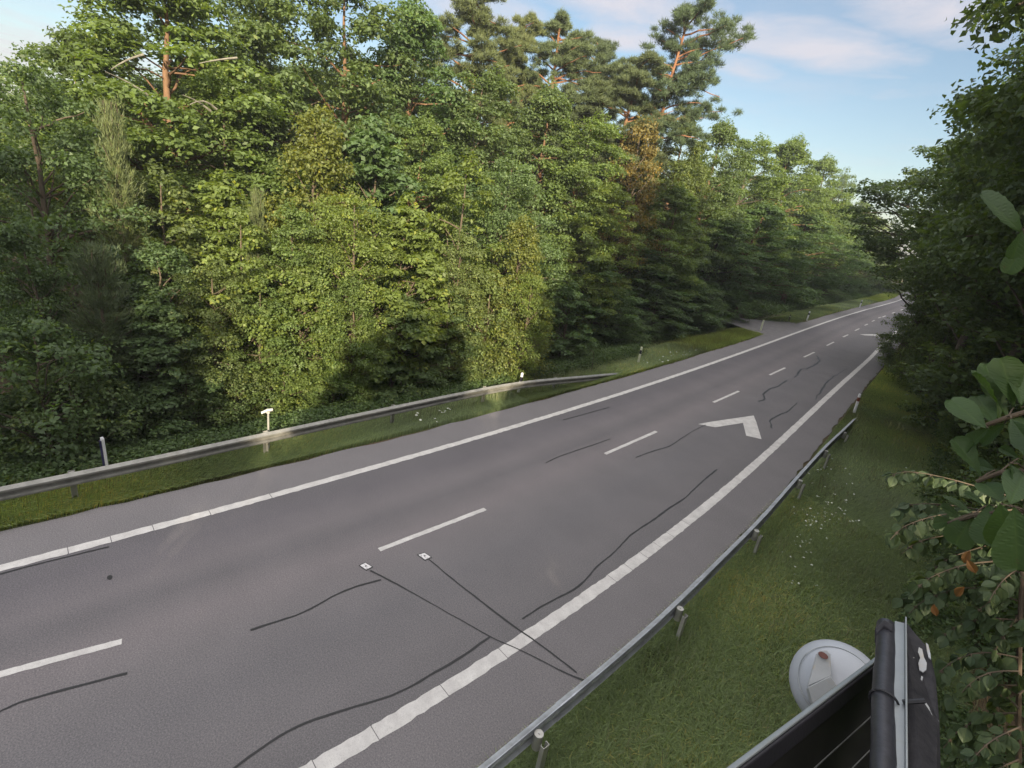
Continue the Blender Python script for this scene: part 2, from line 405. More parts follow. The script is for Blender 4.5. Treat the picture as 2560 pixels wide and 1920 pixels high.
    D = [((-60, 1473), (263, 1386)), ((819, 1188), (1048, 1099.6)), ((1307, 980.7), (1418, 932)), ((1541, 869.3), (1596, 845)), ((1662.5, 810), (1696, 794.5)),
         ((1736.4, 771.6), (1759, 761)), ((1785.8, 746.6), (1801.4, 738.8)), ((1821, 728), (1832, 723)), ((1847, 714.3), (1856, 710)), ((1868, 703), (1874.2, 700)), ((1883.7, 694.4), (1889.4, 691.6)), ((1897, 687.2), (1903, 684.9))]
    for k, (a, b) in enumerate(D):
        A, B = grd(*a), grd(*b); d = B-A; d /= np.linalg.norm(d); nrm = np.array([-d[1], d[0], 0])
        n_ = 24; V = []; r = np.random.RandomState(k)
        for i in range(n_+1):
            p = A+(B-A)*i/n_
            for sgn in (-1, 1): V.append(p+nrm*sgn*(.062+r.uniform(-.006, .006))+np.array([0, 0, .005]))
        i = np.arange(n_)*2
        mesh_np('centre_dash', np.array(V), np.stack([i, i+1, i+3, i+2], 1), mp_, road)
    x0 = grd(1903, 684.9)
    for yy in np.arange(82, 250, 9.0):
        f_ = lambda q: (xL(q)*.5+xR(q)*.5)
        V, F, U = strip(lambda q: f_(q)-.08, lambda q: f_(q)+.08, np.array([yy, yy+1.5, yy+3]), .005, 1)
        mesh_np('centre_dash', V, F, mp_, road)
    # spacing chevrons
    for pts in ([(1508, 916), (1535, 911), (1628, 897.5), (1634, 912), (1645, 948.5), (1612, 941), (1605, 913.5), (1545, 923)],
                [(1857, 722), (1885, 721.8), (1898, 723.5), (1908, 729.5), (1904, 731), (1894, 726.2), (1884, 725), (1868, 724.2)]):
        P = np.array([grd(*p, .006) for p in pts]); mb = MB(); mb.add(P, [tuple(range(len(P)))])
        mb.build('chevron_marking', mp_, road)
    # sealed cracks and cuts (dark bitumen bands)
    ms = simple('bitumen crack seal', (.014, .014, .016), .55, 0, .3, 5)
    def band(pts, w_, z=.008, wob=.004, seed=0, name='crack_seal'):
        P = [grd(*p, z) for p in pts]
        Q = [P[0]]
        for a, b in zip(P[:-1], P[1:]):
            n_ = max(2, int(np.linalg.norm(b-a)/.12))
            for i in range(1, n_+1): Q.append(a+(b-a)*i/n_)
        Q = np.array(Q); r = np.random.RandomState(seed)
        for _ in range(6): Q[1:-1] = (Q[:-2]+2*Q[1:-1]+Q[2:])/4
        wn = np.cumsum(r.normal(0, 1, len(Q))); wn -= np.linspace(wn[0], wn[-1], len(Q))
        T = np.gradient(Q, axis=0); T /= np.linalg.norm(T, axis=1)[:, None]+1e-9; Nn = np.stack([-T[:, 1], T[:, 0], 0*T[:, 0]], 1)
        Q = Q+Nn*(wn[:, None]*wob)
        lo = np.interp(np.arange(len(Q)), np.arange(0, len(Q)+6, 6), r.uniform(.6, 1.45, len(np.arange(0, len(Q)+6, 6)))); ww = w_*lo*(1+r.uniform(-.22, .22, len(Q)))
        V = np.empty((len(Q)*2, 3)); V[0::2] = Q-Nn*ww[:, None]/2; V[1::2] = Q+Nn*ww[:, None]/2
        i = np.arange(len(Q)-1)*2
        mesh_np(name, V, np.stack([i, i+1, i+3, i+2], 1), ms, road)
    band([(541, 1361), (580, 1346), (655, 1326), (700, 1298), (745, 1273), (800, 1258), (823, 1252)], .035, seed=1)
    band([(-10, 1542), (15, 1525), (60, 1508), (110, 1499), (160, 1480), (220, 1467), (275, 1454)], .035, seed=2)
    band([(490, 1672), (540, 1633), (600, 1588), (660, 1558), (700, 1545), (760, 1528), (830, 1510), (880, 1488), (925, 1459), (980, 1430), (1058, 1376)], .04, seed=3)
    band([(1128, 1337), (1180, 1302), (1250, 1268), (1290, 1220), (1330, 1190), (1365, 1150), (1400, 1130), (1440, 1100), (1480, 1074), (1510, 1045), (1549, 1014)], .035, seed=4)
    band([(800, 1232), (880, 1275), (960, 1319), (1060, 1376), (1150, 1415), (1215, 1452), (1245, 1463), (1267, 1472)], .028, .009, seed=5, name='cable_cut')
    band([(925, 1207), (980, 1251), (1060, 1315), (1120, 1360), (1190, 1408), (1246, 1453)], .028, .010, seed=6, name='cable_cut')
    band([(1373, 988), (1410, 974), (1445, 965), (1475, 945), (1500, 928), (1524, 918)], .035, seed=7)
    band([(1667, 925), (1662, 910), (1680, 898), (1705, 888), (1722, 870)], .06, .008, .01, 8)
    band([(1179, 1000), (1200, 988), (1235, 975), (1275, 963), (1318, 948)], .035, seed=9)
    band([(1216, 907), (1250, 898), (1290, 887), (1316, 880)], .035, seed=10)
    band([(1638, 867), (1652, 862), (1645, 850), (1662, 840), (1680, 835), (1700, 822)], .07, .008, .012, 11)
    band([(1716, 815), (1730, 800), (1750, 790), (1770, 779), (1764, 768)], .09, .008, .02, 12)
    band([(1762, 863), (1780, 845), (1790, 826), (1820, 805), (1832, 796)], .06, .008, .02, 13)
    band([(0, 1240), (100, 1213), (235, 1181)], .03, seed=14)
    # two white sensor patches cut into the lane
    mw, t = new_mat('painted sensor patch'); co = objco(t)
    fin(mw, t, pbsdf(t, ramp(t, noise(t, co, 25, 4, .7), [(.35, (.35, .34, .35)), (.5, (.72, .7, .71))]), .6))
    for (c_, cs) in (((790, 1223.5), [(777, 1221.5), (789, 1215.5), (804, 1224.5), (791, 1231)]), ((916, 1201.5), [(903, 1198.5), (917, 1194), (931, 1203.5), (918, 1209.5)])):
        P = np.array([grd(*p, .0085) for p in cs]); ce = P.mean(0)
        mb = MB(); mb.add(ce+(P-ce)*1.2+np.array([0, 0, -.001]), [(0, 1, 2, 3)]); fr = mb.build('sensor_seal', ms, road)
        mb = MB(); P2 = ce+(P-ce)*.95+np.array([0, 0, .003]); mb.add(P2, [(0, 1, 2, 3)]); sp_ = mb.build('sensor_patch', mw, road)
        mb = MB(); an = np.linspace(0, 2*math.pi, 13)[:-1]; mb.add([ce+np.array([.02*math.cos(a), .02*math.sin(a), .006]) for a in an], [tuple(range(12))]); mb.build('sensor_bolt', ms, sp_)
    mb = MB(); ce = grd(237, 1247, .009); mb.add([ce+np.array([.055*math.cos(a)*1.2, .04*math.sin(a), 0]) for a in an], [tuple(range(12))]); mb.build('tar_spot', ms, road)
    return road
build_road()

# ------------------------------------------------------------------ guardrails
def steel(name, base, var=.25):
    m, t = new_mat(name); co = objco(t)
    n = noise(t, co, 3.0, 7, .65); n2 = noise(t, co, 40, 4, .7)
    mp = t.nodes.new('ShaderNodeMapping'); mp.inputs['Scale'].default_value = (6, 6, .8); t.links.new(co, mp.inputs[0])
    n3 = noise(t, mp.outputs[0], 1.5, 6, .7)
    c = ramp(t, n, [(.3, tuple(x*(1-var) for x in base)), (.7, tuple(x*(1+var) for x in base))])
    c = mixc_(t, mth('MULTIPLY', mth('SUBTRACT', n3, .5, tree=t), 2.2, tree=t, clamp=True), c, (base[0]*.55, base[1]*.53, base[2]*.48))
    r = mth('ADD', mth('MULTIPLY', n2, .3, tree=t), .33, tree=t)
    return fin(m, t, pbsdf(t, c, r, .45, .5, bump(t, n2, .08, .003)))
M['rail'] = steel('weathered galvanised steel', (.27, .265, .245))
M['railR'] = steel('bluish galvanised steel', (.44, .46, .50))
M['post'] = steel('grey steel posts', (.46, .45, .42))
M['white'] = simple('white plastic', (.72, .72, .74), .45, 0, .08, 8, dirt=(.5, .5, .47))
M['cream'] = simple('cream plastic', (.62, .64, .46), .5, 0, .1, 8)
M['navy'] = simple('dark navy plastic', (.02, .018, .07), .5, 0, .2, 8)
M['black'] = simple('black plastic', (.014, .014, .018), .5, 0, .3, 8)
M['amber'] = simple('brown red reflector', (.16, .05, .03), .35, 0, .2, 20)
M['bolt'] = simple('steel bolts', (.45, .45, .44), .4, .6, .2, 30)
WP = [(0.0, -.155), (.012, -.150), (.030, -.128), (.090, -.108), (.098, -.080), (.090, -.055), (.020, -.026), (.008, 0.0), (.020, .026), (.090, .055), (.098, .080), (.090, .108), (.030, .128), (.012, .150), (0.0, .155)]
def profile():
    out = [(a, b) for a, b in WP]; inn = [(a-.006, b) for a, b in WP][::-1]
    return out+inn
def smoothpath(P, step=.35, it=12):
    P = np.asarray(P, float); Q = [P[0]]
    for a, b in zip(P[:-1], P[1:]):
        n_ = max(1, int(np.linalg.norm(b-a)/step))
        for i in range(1, n_+1): Q.append(a+(b-a)*i/n_)
    Q = np.array(Q)
    for _ in range(it): Q[1:-1] = (Q[:-2]+2*Q[1:-1]+Q[2:])/4
    return Q
def rail_frames(Q, side):
    fr = []
    T = np.gradient(Q, axis=0)
    for p, t_ in zip(Q, T):
        t_ = t_.copy(); t_[2] = 0; t_ /= np.linalg.norm(t_); A = np.array([t_[1], -t_[0], 0])*side
        fr.append((p, A, np.array([0, 0, 1.0])))
    return fr
def c_post(mb, base, h, ang):
    R = np.array([[math.cos(ang), -math.sin(ang), 0], [math.sin(ang), math.cos(ang), 0], [0, 0, 1]])
    prof = [(.025, -.05), (.035, -.05), (.035, -.056), (-.03, -.056), (-.03, .056), (.035, .056), (.035, .05), (.025, .05), (.025, .044), (.029, .044), (.029, .05), (-.024, .05), (-.024, -.05), (.029, -.05), (.029, -.044), (.025, -.044)]
    prof = [(-.03, -.056), (.035, -.056), (.035, -.036), (.029, -.036), (.029, -.050), (-.024, -.050), (-.024, .050), (.029, .050), (.029, .036), (.035, .036), (.035, .056), (-.03, .056)]
    poly = [np.asarray(base)+R @ np.array([a, b, 0]) for a, b in prof]
    mb.prism(poly, (0, 0, h))

# left rail: faces the road (+X)
root = empty('guardrail', (-13.2, 3, 0))
tag(root, 'long weathered steel guardrail on the left roadside, its far end sloping into the grass', 'guardrail')
topL = [(-60, 1068), (0, 1052), (300, 992), (580, 933), (810, 885), (990, 848), (1110, 825)]
P = [np.array([-12.1, -30, .565]), np.array([-12.4, -8, .565])] + [grd(u, v, .72)-np.array([0, 0, .155]) for u, v in topL[1:]]
P += [grd(1190, 817, .62)-np.array([0, 0, .155]), grd(1250, 812.5, .47)-np.array([0, 0, .155]), grd(1320, 806, .20)-np.array([0, 0, .155]), grd(1370, 801, 0)-np.array([0, 0, .2])]
Q = smoothpath(P, .4, 10)
mb = MB(); mb.sweep(profile(), rail_frames(Q, 1), closed=True)
beam = mb.build('beam', M['rail'], None, smooth=True); beam.parent = root; beam.matrix_parent_inverse = Matrix.Translation(-root.location)
def attach(o, r): o.parent = r; o.location = -r.location; return o
beam.matrix_parent_inverse = Matrix.Identity(4); attach(beam, root)
def xrail(Q, y): return float(np.interp(y, Q[:, 1], Q[:, 0])), float(np.interp(y, Q[:, 1], Q[:, 2]))
yl0 = grd(580, 988)[1]
for k in range(-8, 4):
    y = yl0+4.0*k+.0
    x, zc_ = xrail(Q, y)
    mb = MB(); gz = float(ground_z(x-.13, y)); c_post(mb, (x-.14, y, gz-.1), zc_+.12-gz+.1, 0)
    attach(mb.build('post', M['post']), root)
    mb = MB(); mb.tube([(x-.05, y, zc_-.13), (x-.05, y, zc_+.13)], .05, 12); attach(mb.build('spacer', M['post'], smooth=True), root)
# overlaps of the beam sections
for y in np.arange(yl0-32+2, 14, 4.0):
    mb = MB(); i = np.argmin(abs(Q[:, 1]-y)); fr = rail_frames(Q, 1)
    (o_, A, B) = fr[i]; (o2, A2, B2) = fr[i+1]
    mb.sweep([(a+.004, b*1.01) for a, b in WP]+[(a-.001, b*1.01) for a, b in WP][::-1], [(o_, A, B), (o_+(o2-o_)*.9, A2, B2)], closed=True)
    attach(mb.build('splice', M['rail'], smooth=True), root)

# right rail: seen from behind and above; faces the road (-X)
root = empty('guardrail', (-2.6, 8, 0))
tag(root, 'bluish steel guardrail nearest the camera, along the right verge and white clover', 'guardrail')
tR = [(1052, 1662), (1210, 1522), (1335, 1425), (1480, 1290), (1560, 1208), (1640, 1130), (1735, 1020), (1790, 960)]
P = [np.array([-2.9, -14, .565])]
PP = [grd(u, v, .72)-np.array([0, 0, .155]) for u, v in tR]
P[0][0] = PP[0][0]-.15
P += PP + [grd(1815, 937, .5)-np.array([0, 0, .155]), grd(1842, 911, .2)-np.array([0, 0, .155]), grd(1856, 895, 0)-np.array([0, 0, .25])]
Q = smoothpath(P, .4, 10); QR = Q
mb = MB(); mb.sweep(profile(), rail_frames(Q, -1), closed=True)
attach(mb.build('beam', M['railR'], smooth=True), root)
posts = [(1361, 1844), (1711, 1524), (1895, 1325), (2003, 1199), (2069, 1125)]
ys = [grd(a/S, b/S, .70)[1] for a, b in posts]
sp = (ys[4]-ys[0])/4; ys = [ys[0]-2*sp, ys[0]-sp]+ys+[ys[4]+sp, ys[4]+2*sp]
for k, y in enumerate(ys):
    x, zc_ = xrail(Q, y)
    gz = float(ground_z(x+.2, y)); top = zc_+.10
    mb = MB(); c_post(mb, (x+.205, y+.01, gz-.1), top-gz+.02, math.pi); attach(mb.build('post', M['post']), root)
    mb = MB(); mb.tube([(x+.075, y, top-.26), (x+.075, y, top+.005)], .066, 16); sp_ = mb.build('spacer', M['post'], smooth=True); attach(sp_, root)
    mb = MB(); mb.tube([(x+.075, y, top+.005), (x+.075, y, top+.02)], .014, 8); sb = mb.build('bolt', M['bolt']); sb.parent = sp_
fr = rail_frames(Q, -1)
for y in np.array(ys)+.6:
    i = np.argmin(abs(Q[:, 1]-y))
    if i+1 >= len(fr): continue
    mb = MB(); (o_, A, B) = fr[i]; (o2, A2, B2) = fr[i+1]
    mb.sweep([(a+.006, b*1.015) for a, b in WP]+[(a-.010, b*1.015) for a, b in WP][::-1], [(o_, A, B), (o_+(o2-o_)*.8, A2, B2)], closed=True)
    attach(mb.build('splice', M['railR'], smooth=True), root)

# ------------------------------------------------------------------ marker posts
def marker(loc, h, label, mats, lean=0, group='roadside marker posts', s_=.85):
    root = empty('marker_post', loc, 0); root.rotation_euler = (0, lean, .5); tag(root, label, 'marker post', group)
    wm, bm, rm = mats
    mb = MB(); pr = [(-.06, -.045), (-.02, -.055), (.035, -.05), (.055, 0), (.035, .05), (-.02, .055), (-.06, .045), (-.03, 0)]; pr = [(a*s_, b*s_) for a, b in pr]
    mb.sweep(pr, [(np.array([0, 0, -.1]), (1, 0, 0), (0, 1, 0)), (np.array([0, 0, h-.04]), (1, 0, 0), (0, 1, 0)), (np.array([-.01, 0, h]), (.8, 0, 0), (0, .8, 0))], closed=True)
    mb.build('post_body', M[wm], root, bevel=.004)
    mb = MB(); pr2 = [(a*1.06, b*1.06) for a, b in pr]
    mb.sweep(pr2, [(np.array([0, 0, h*.62]), (1, 0, 0), (0, 1, 0)), (np.array([0, 0, h*.82]), (1, 0, 0), (0, 1, 0))], closed=True)
    mb.build('dark_band', M[bm], root) if bm != 'navy' else None
    if bm == 'navy':
        mb = MB(); mb.box((-.02, -.04, h*.5), (.06, .02, h*.86)); mb.build('side_strip', M['navy'], root, bevel=.004); return root
    mb = MB(); mb.box((.058, 0, h*.72), (.012, .055, .12)); mb.build('reflector', M[rm], root, bevel=.004)
    return root
def gpos(u, v):
    p = grd(u, v); return (p[0], p[1], float(ground_z(p[0], p[1])))
marker(gpos(234, 1030), 1.05, 'white marker post with navy side behind the left guardrail, farthest left of all', ('white', 'navy', 'navy'), -.03, s_=.6)
marker(gpos(1119, 850), .95, 'white marker post with black band behind the far end of the left guardrail', ('white', 'black', 'black'), .06)
marker(gpos(1378, 786), 1.0, 'cream white marker post standing in grass just past the end of the left guardrail', ('cream', 'black', 'cream'), s_=1.05)
marker(gpos(1643, 714), .95, 'yellowish marker post on the near corner of the side track mouth', ('cream', 'cream', 'amber'), s_=1.15)
marker(gpos(1743, 692), 1.0, 'white marker post on the verge just beyond the side track mouth', ('white', 'black', 'white'), s_=1.25)
marker(gpos(1857, 664), 1.1, 'tiny white marker post farthest up the left verge', ('white', 'black', 'white'), s_=1.25)
marker(gpos(1846, 890), 1.0, 'white marker post with brown red band at the end of the right guardrail', ('white', 'amber', 'amber'), -.06, s_=1.0)
# short brown stub by the track
r_ = empty('wooden_post', gpos(1703, 694)); tag(r_, 'short brown post on the far corner of the side track mouth', 'post')
mb = MB(); mb.tube([(0, 0, -.1), (.01, 0, .55), (.015, 0, .72)], [.06, .055, .035], 8); mb.build('shaft', M['bark'], r_); 
mb = MB(); mb.tube([(.01, 0, .5), (.011, 0, .58)], .062, 8); mb.build('band', M['cream'], r_)

# small two headed detector on a short pole behind the left rail
p = far(580, 936, math.hypot(*grd(580, 985)[:2])+.35); bp = (p[0], p[1], 0)
r_ = empty('traffic_detector', bp); tag(r_, 'small grey detector head on a short pole behind the left guardrail', 'detector')
r_.rotation_euler.z = -.6
mb = MB(); mb.tube([(0, 0, -.4), (0, 0, 1.12)], .028, 10); mb.build('pole', M['post'], r_, smooth=True)
hd = MB(); hd.tube([(-.05, .10, 1.20), (.0, -.02, 1.19), (.03, -.10, 1.15), (.04, -.14, 1.13)], [.042, .046, .042, .034], 12); h_ = hd.build('head', M['post'], r_, smooth=True)
mb = MB(); mb.tube([(-.055, .115, 1.205), (-.052, .10, 1.203)], .038, 12); mb.build('lens', M['black'], h_)
mb = MB(); mb.tube([(.045, -.155, 1.125), (.04, -.135, 1.13)], .036, 12); mb.build('cap', M['white'], h_)
mb = MB(); mb.box((0, 0, 1.13), (.07, .09, .03)); mb.build('bracket', M['post'], r_, bevel=.004)
# bent dry stalk
b0 = np.array(gpos(1277, 806)); 
r_ = empty('bent_pole', b0); tag(r_, 'thin bent rusty pole standing in shade right of the yellow lit bush', 'pole')
mb = MB(); mb.tube([(0, 0, -.1), (-.03, 0, .5), (-.06, -.02, 1.0), (-.10, -.06, 1.13), (-.22, -.16, 1.15)], .012, 6); mb.build('rod', M['bark'], r_)

# ------------------------------------------------------------------ foliage
def leaf_quads(C, Nn, L, Wd, rng, curl=.12):
    """one folded four cornered leaf at every centre C with normal Nn"""
    n = len(C); Nn = Nn/(np.linalg.norm(Nn, axis=1)[:, None]+1e-9)
    rv = rng.normal(size=(n, 3)); A = np.cross(Nn, rv); A /= np.linalg.norm(A, axis=1)[:, None]+1e-9
    B = np.cross(Nn, A); L = np.asarray(L).reshape(-1, 1); Wd = np.asarray(Wd).reshape(-1, 1)
    V = np.empty((n, 4, 3))
    V[:, 0] = C-A*L*.5; V[:, 1] = C+B*Wd*.5+Nn*L*curl+A*L*.06; V[:, 2] = C+A*L*.5-Nn*L*curl; V[:, 3] = C-B*Wd*.5+Nn*L*curl+A*L*.06
    return V.reshape(-1, 3), np.arange(n*4).reshape(-1, 4)
def sph(n, rng):
    d = rng.normal(size=(n, 3)); return d/np.linalg.norm(d, axis=1)[:, None]
def clumps_to_leaves(cl, per, size, rng, up=.55, aspect=.62, shell=.55, droop=0):
    """cl: rows of x, y, z, rx, rz"""
    C, Nn, va = [], [], []
    for row in cl:
        k = max(6, int(per*(row[3]**2)*rng.uniform(.7, 1.2))); d = sph(k, rng); d[:, 2] = np.where(rng.rand(k) < .72, abs(d[:, 2]), d[:, 2])
        rad = shell+(1-shell)*rng.rand(k); lob = 1+.28*np.sin(3*np.arctan2(d[:, 1], d[:, 0])+row[0]*7)+.12*np.sin(7*np.arctan2(d[:, 1], d[:, 0])+row[1]*5)
        p = np.array(row[:3])+d*np.array([row[3], row[3], row[4]])*(rad*lob)[:, None]
        nn = d*.55+np.array([0, 0, up])+rng.normal(size=(k, 3))*.42
        if droop: nn += d*droop
        C.append(p); Nn.append(nn); va.append(np.clip(rng.normal(.45+rng.normal()*.12, .22, k), 0, 1))
    C = np.vstack(C); Nn = np.vstack(Nn); va = np.concatenate(va)
    s = size*rng.uniform(.7, 1.35, len(C)); V, F = leaf_quads(C, Nn, s, s*aspect, rng)
    return V, F, np.repeat(va, 4)
def limb_pts(a, b, rng, sag=.15, n=6):
    a = np.asarray(a, float); b = np.asarray(b, float); L = np.linalg.norm(b-a); P = []
    off = rng.normal(size=3)*L*.06
    for i in range(n+1):
        t = i/n; p = a+(b-a)*t; p[2] += math.sin(t*math.pi)*L*sag*(.5 if b[2] > a[2] else -.3); p += off*math.sin(t*math.pi)+rng.normal(size=3)*L*.012; P.append(p)
    return P
def make_broad(seed, h=12, r=3.6, base=.22, ncl=85, per=330, leaf=.15, clr=(.55, 1.15), flat=.5, trunk_r=.17, prof='oak', up=.55, gappy=0.0, droop=0, bk='bark'):
    rng = np.random.RandomState(seed); cl = []
    fns = {'oak': lambda t: math.sin(math.pi*min(1, .12+.88*t)**.8)**.55*(1-.25*t), 'cone': lambda t: (1-t)**.75*.95+.05, 'dome': lambda t: math.sqrt(max(0, 1-t*t))*.97+.03,
           'col': lambda t: math.sin(math.pi*min(.97, .2+.78*t))**.5}
    fn = fns[prof]
    ph = rng.uniform(0, 6.28, 4)
    while len(cl) < ncl:
        t = rng.rand()**.9; an = rng.uniform(0, 2*math.pi)
        env = r*fn(t)*(1+.20*math.sin(2*an+ph[0]+4*t)+.13*math.sin(3*an+ph[1]-5*t)+.10*math.sin(9*t+ph[2]))
        rho = env*(.30+.70*rng.rand()**.45)
        if gappy and math.sin(5*an+ph[3])*math.sin(11*t+ph[2]) > 1-gappy: continue
        rr = rng.uniform(*clr)*(1-.35*t)
        cl.append((rho*math.cos(an), rho*math.sin(an), h*(base+(1-base)*t)*.97, rr, rr*flat))
    cl.append((rng.normal()*.2, rng.normal()*.2, h*.985, clr[0], clr[0]))
    V, F, va = clumps_to_leaves(cl, per, leaf, rng, up, droop=droop)
    crown = mesh_np('crown', V, F, M['leaf'], attr=va, link=False)
    mb = MB(); tp = [np.array([0, 0, -.4])]
    wx, wy = rng.normal(size=2)*.04*h*.5
    for i in range(1, 9):
        t = i/8; tp.append(np.array([wx*math.sin(t*3)+rng.normal()*.04, wy*math.sin(t*2.5)+rng.normal()*.04, h*.93*t]))
    mb.tube(tp, [trunk_r*(1.25 if i == 0 else 1)*(1-.9*i/8)+.012 for i in range(9)], 9)
    trunk = (mb)
    lb = MB(); big = sorted(cl, key=lambda c: -c[3])[:int(len(cl)*.38)]
    for c in big:
        z0 = max(h*.06, c[2]-abs(rng.normal(.9, .5))*(.5+.22*math.hypot(c[0], c[1]))-.2); t = np.clip(z0/(h*.93), 0, 1)
        i = min(7, int(t*8)); a = tp[i]+(tp[i+1]-tp[i])*(t*8-i) if i < 8 else tp[8]
        L = math.hypot(c[0]-a[0], c[1]-a[1]); r0 = min(trunk_r*.35, .015+.011*L)
        lb.tube(limb_pts(a, c[:3], rng), [r0*(1-.8*k/6)+.006 for k in range(7)], 5, cap=False)
    def me(mb_, nm, mt):
        m_ = bpy.data.meshes.new(nm); m_.from_pydata([tuple(p) for p in np.vstack(mb_.v)], [], mb_.f); m_.materials.append(mt)
        m_.polygons.foreach_set('use_smooth', [True]*len(m_.polygons)); return m_
    return dict(h=h, r=r, parts=[('crown', crown), ('trunk', me(mb, 'trunk', M[bk])), ('limbs', me(lb, 'limbs', M[bk]))])
def tufts(P, D, n, L, Wd, rng, spread=.7):
    """n thin needles fanning from each point P along D"""
    k = len(P); P = np.repeat(P, n, 0); D = np.repeat(D, n, 0)
    d = D+rng.normal(size=P.shape)*spread; d /= np.linalg.norm(d, axis=1)[:, None]+1e-9
    sd = np.cross(d, rng.normal(size=P.shape)); sd /= np.linalg.norm(sd, axis=1)[:, None]+1e-9
    l = L*rng.uniform(.6, 1.2, (len(P), 1)); P = P+rng.normal(size=P.shape)*L*.25
    V = np.empty((len(P), 3, 3)); V[:, 0] = P-sd*Wd/2; V[:, 1] = P+sd*Wd/2; V[:, 2] = P+d*l
    return V.reshape(-1, 3), np.arange(len(P)*3).reshape(-1, 3), np.repeat(np.clip(rng.normal(.45, .25, len(P)), 0, 1), 3)
def make_pine(seed, h=18, r=3.2, base=.55, nb=46, lean=(0, 0), twist=0.0, tl=.24, clr=(.22, .50), dens=1.0):
    rng = np.random.RandomState(seed); tp = []
    for i in range(11):
        t = i/10; tp.append(np.array([lean[0]*t**1.8*h+rng.normal()*.06, lean[1]*t**1.8*h+rng.normal()*.06, h*.97*t-(.4 if i == 0 else 0)]))
    mb = MB(); mb.tube(tp, [.20*(1-.85*i/10)+.02 for i in range(11)], 9)
    lb = MB(); PP, DD = [], []
    def at_(t):
        i = min(9, int(t*10)); return tp[i]+(tp[i+1]-tp[i])*(t*10-i)
    for k in range(nb):
        t = base+(1-base)*(k+rng.rand())/nb; a = at_(min(.999, t)); an = rng.uniform(0, 6.28)
        q = (t-base)/(1-base); L = r*(math.sin(math.pi*min(.93, .25+.68*q))**.7)*rng.uniform(.5, 1.15)*(1+twist*math.cos(an-.785))
        e = a+np.array([math.cos(an)*L, math.sin(an)*L, L*rng.uniform(-.1, .6)*(1-.3*(1-q))])
        pts = limb_pts(a, e, rng, .12); lb.tube(pts, [.05*(1-.8*i/6)+.008 for i in range(7)], 5, cap=False)
        for s_ in range(int(3+L*3.6)):
            f = rng.uniform(.35, 1.0); i = min(5, int(f*6)); p = pts[i]+(pts[i+1]-pts[i])*(f*6-i)
            rr = rng.uniform(*clr)*(.55+.3*f); m_ = int(dens*(14+52*rr*rr/.2))
            d = sph(m_, rng); d[:, 2] = abs(d[:, 2])*.8+.0
            c = p+rng.normal(size=3)*np.array([.42, .42, .24])*min(1.2, L*.5)
            PP.append(c+d*np.array([rr, rr, rr*.62])*(.35+.65*rng.rand(m_, 1))); DD.append(d*.6+np.array([0, 0, .55]))
    PP = np.vstack(PP); DD = np.vstack(DD)
    V, F, va = tufts(PP, DD, 7, tl, .030, rng)
    crown = mesh_np('crown', V, F, M['needle'], attr=va, link=False)
    def me(mb_, nm, mt):
        m_ = bpy.data.meshes.new(nm); m_.from_pydata([tuple(p) for p in np.vstack(mb_.v)], [], mb_.f); m_.materials.append(mt)
        m_.polygons.foreach_set('use_smooth', [True]*len(m_.polygons)); return m_
    return dict(h=h, r=r, parts=[('crown', crown), ('trunk', me(mb, 'trunk', M['pinebark'])), ('limbs', me(lb, 'limbs', M['pinebark']))])
def make_sapling(seed, h=8, r=1.7, leader=1.0):      # young white pine: whorls of upswept needle branches
    rng = np.random.RandomState(seed); mb = MB(); lb = MB(); PP, DD = [], []
    mb.tube([np.array([rng.normal()*.02, rng.normal()*.02, h*t-(.3 if t == 0 else 0)]) for t in np.linspace(0, 1, 9)], [.08*(1-.85*t)+.008 for t in np.linspace(0, 1, 9)], 8)
    z = .5
    while z < h*.97:
        q = z/h; L = r*(1-q)**1.0*rng.uniform(.8, 1.15)+.12; n = rng.randint(5, 7); a0 = rng.uniform(0, 6.28)
        for k in range(n):
            an = a0+6.283*k/n+rng.normal()*.15; rise = .1+1.1*q**1.5
            e = np.array([math.cos(an)*L, math.sin(an)*L, z+L*rise+(.7*leader*q**3)])
            pts = limb_pts((0, 0, z), e, rng, -.1); lb.tube(pts, [.018*(1-.7*i/6)+.004 for i in range(7)], 4, cap=False)
            for s_ in range(int(12+L*20)):
                f = rng.uniform(.2, 1.05); f = min(f, .999); i = min(5, int(f*6)); p = pts[i]+(pts[i+1]-pts[i])*(f*6-i)
                PP.append((p+rng.normal(size=3)*np.array([.16, .16, .07])*(.6+L*.3))[None]); dd = e-np.array([0, 0, z]); DD.append((dd/np.linalg.norm(dd)+np.array([0, 0, .35]))[None])
        z += rng.uniform(.34, .5)*(1.25 if q > .6 else 1)
    for k in range(int(60*leader)):
        PP.append(np.array([[rng.normal()*.04, rng.normal()*.04, h*rng.uniform(.8, 1)]])); DD.append(np.array([[0, 0, 1.4]]))
    V, F, va = tufts(np.vstack(PP), np.vstack(DD), 12, .19, .020, rng, .40)
    crown = mesh_np('crown', V, F, M['needle'], attr=va, link=False)
    def me(mb_, nm, mt):
        m_ = bpy.data.meshes.new(nm); m_.from_pydata([tuple(p) for p in np.vstack(mb_.v)], [], mb_.f); m_.materials.append(mt); return m_
    return dict(h=h, r=r, parts=[('crown', crown), ('trunk', me(mb, 'trunk', M['bark'])), ('limbs', me(lb, 'limbs', M['bark']))])

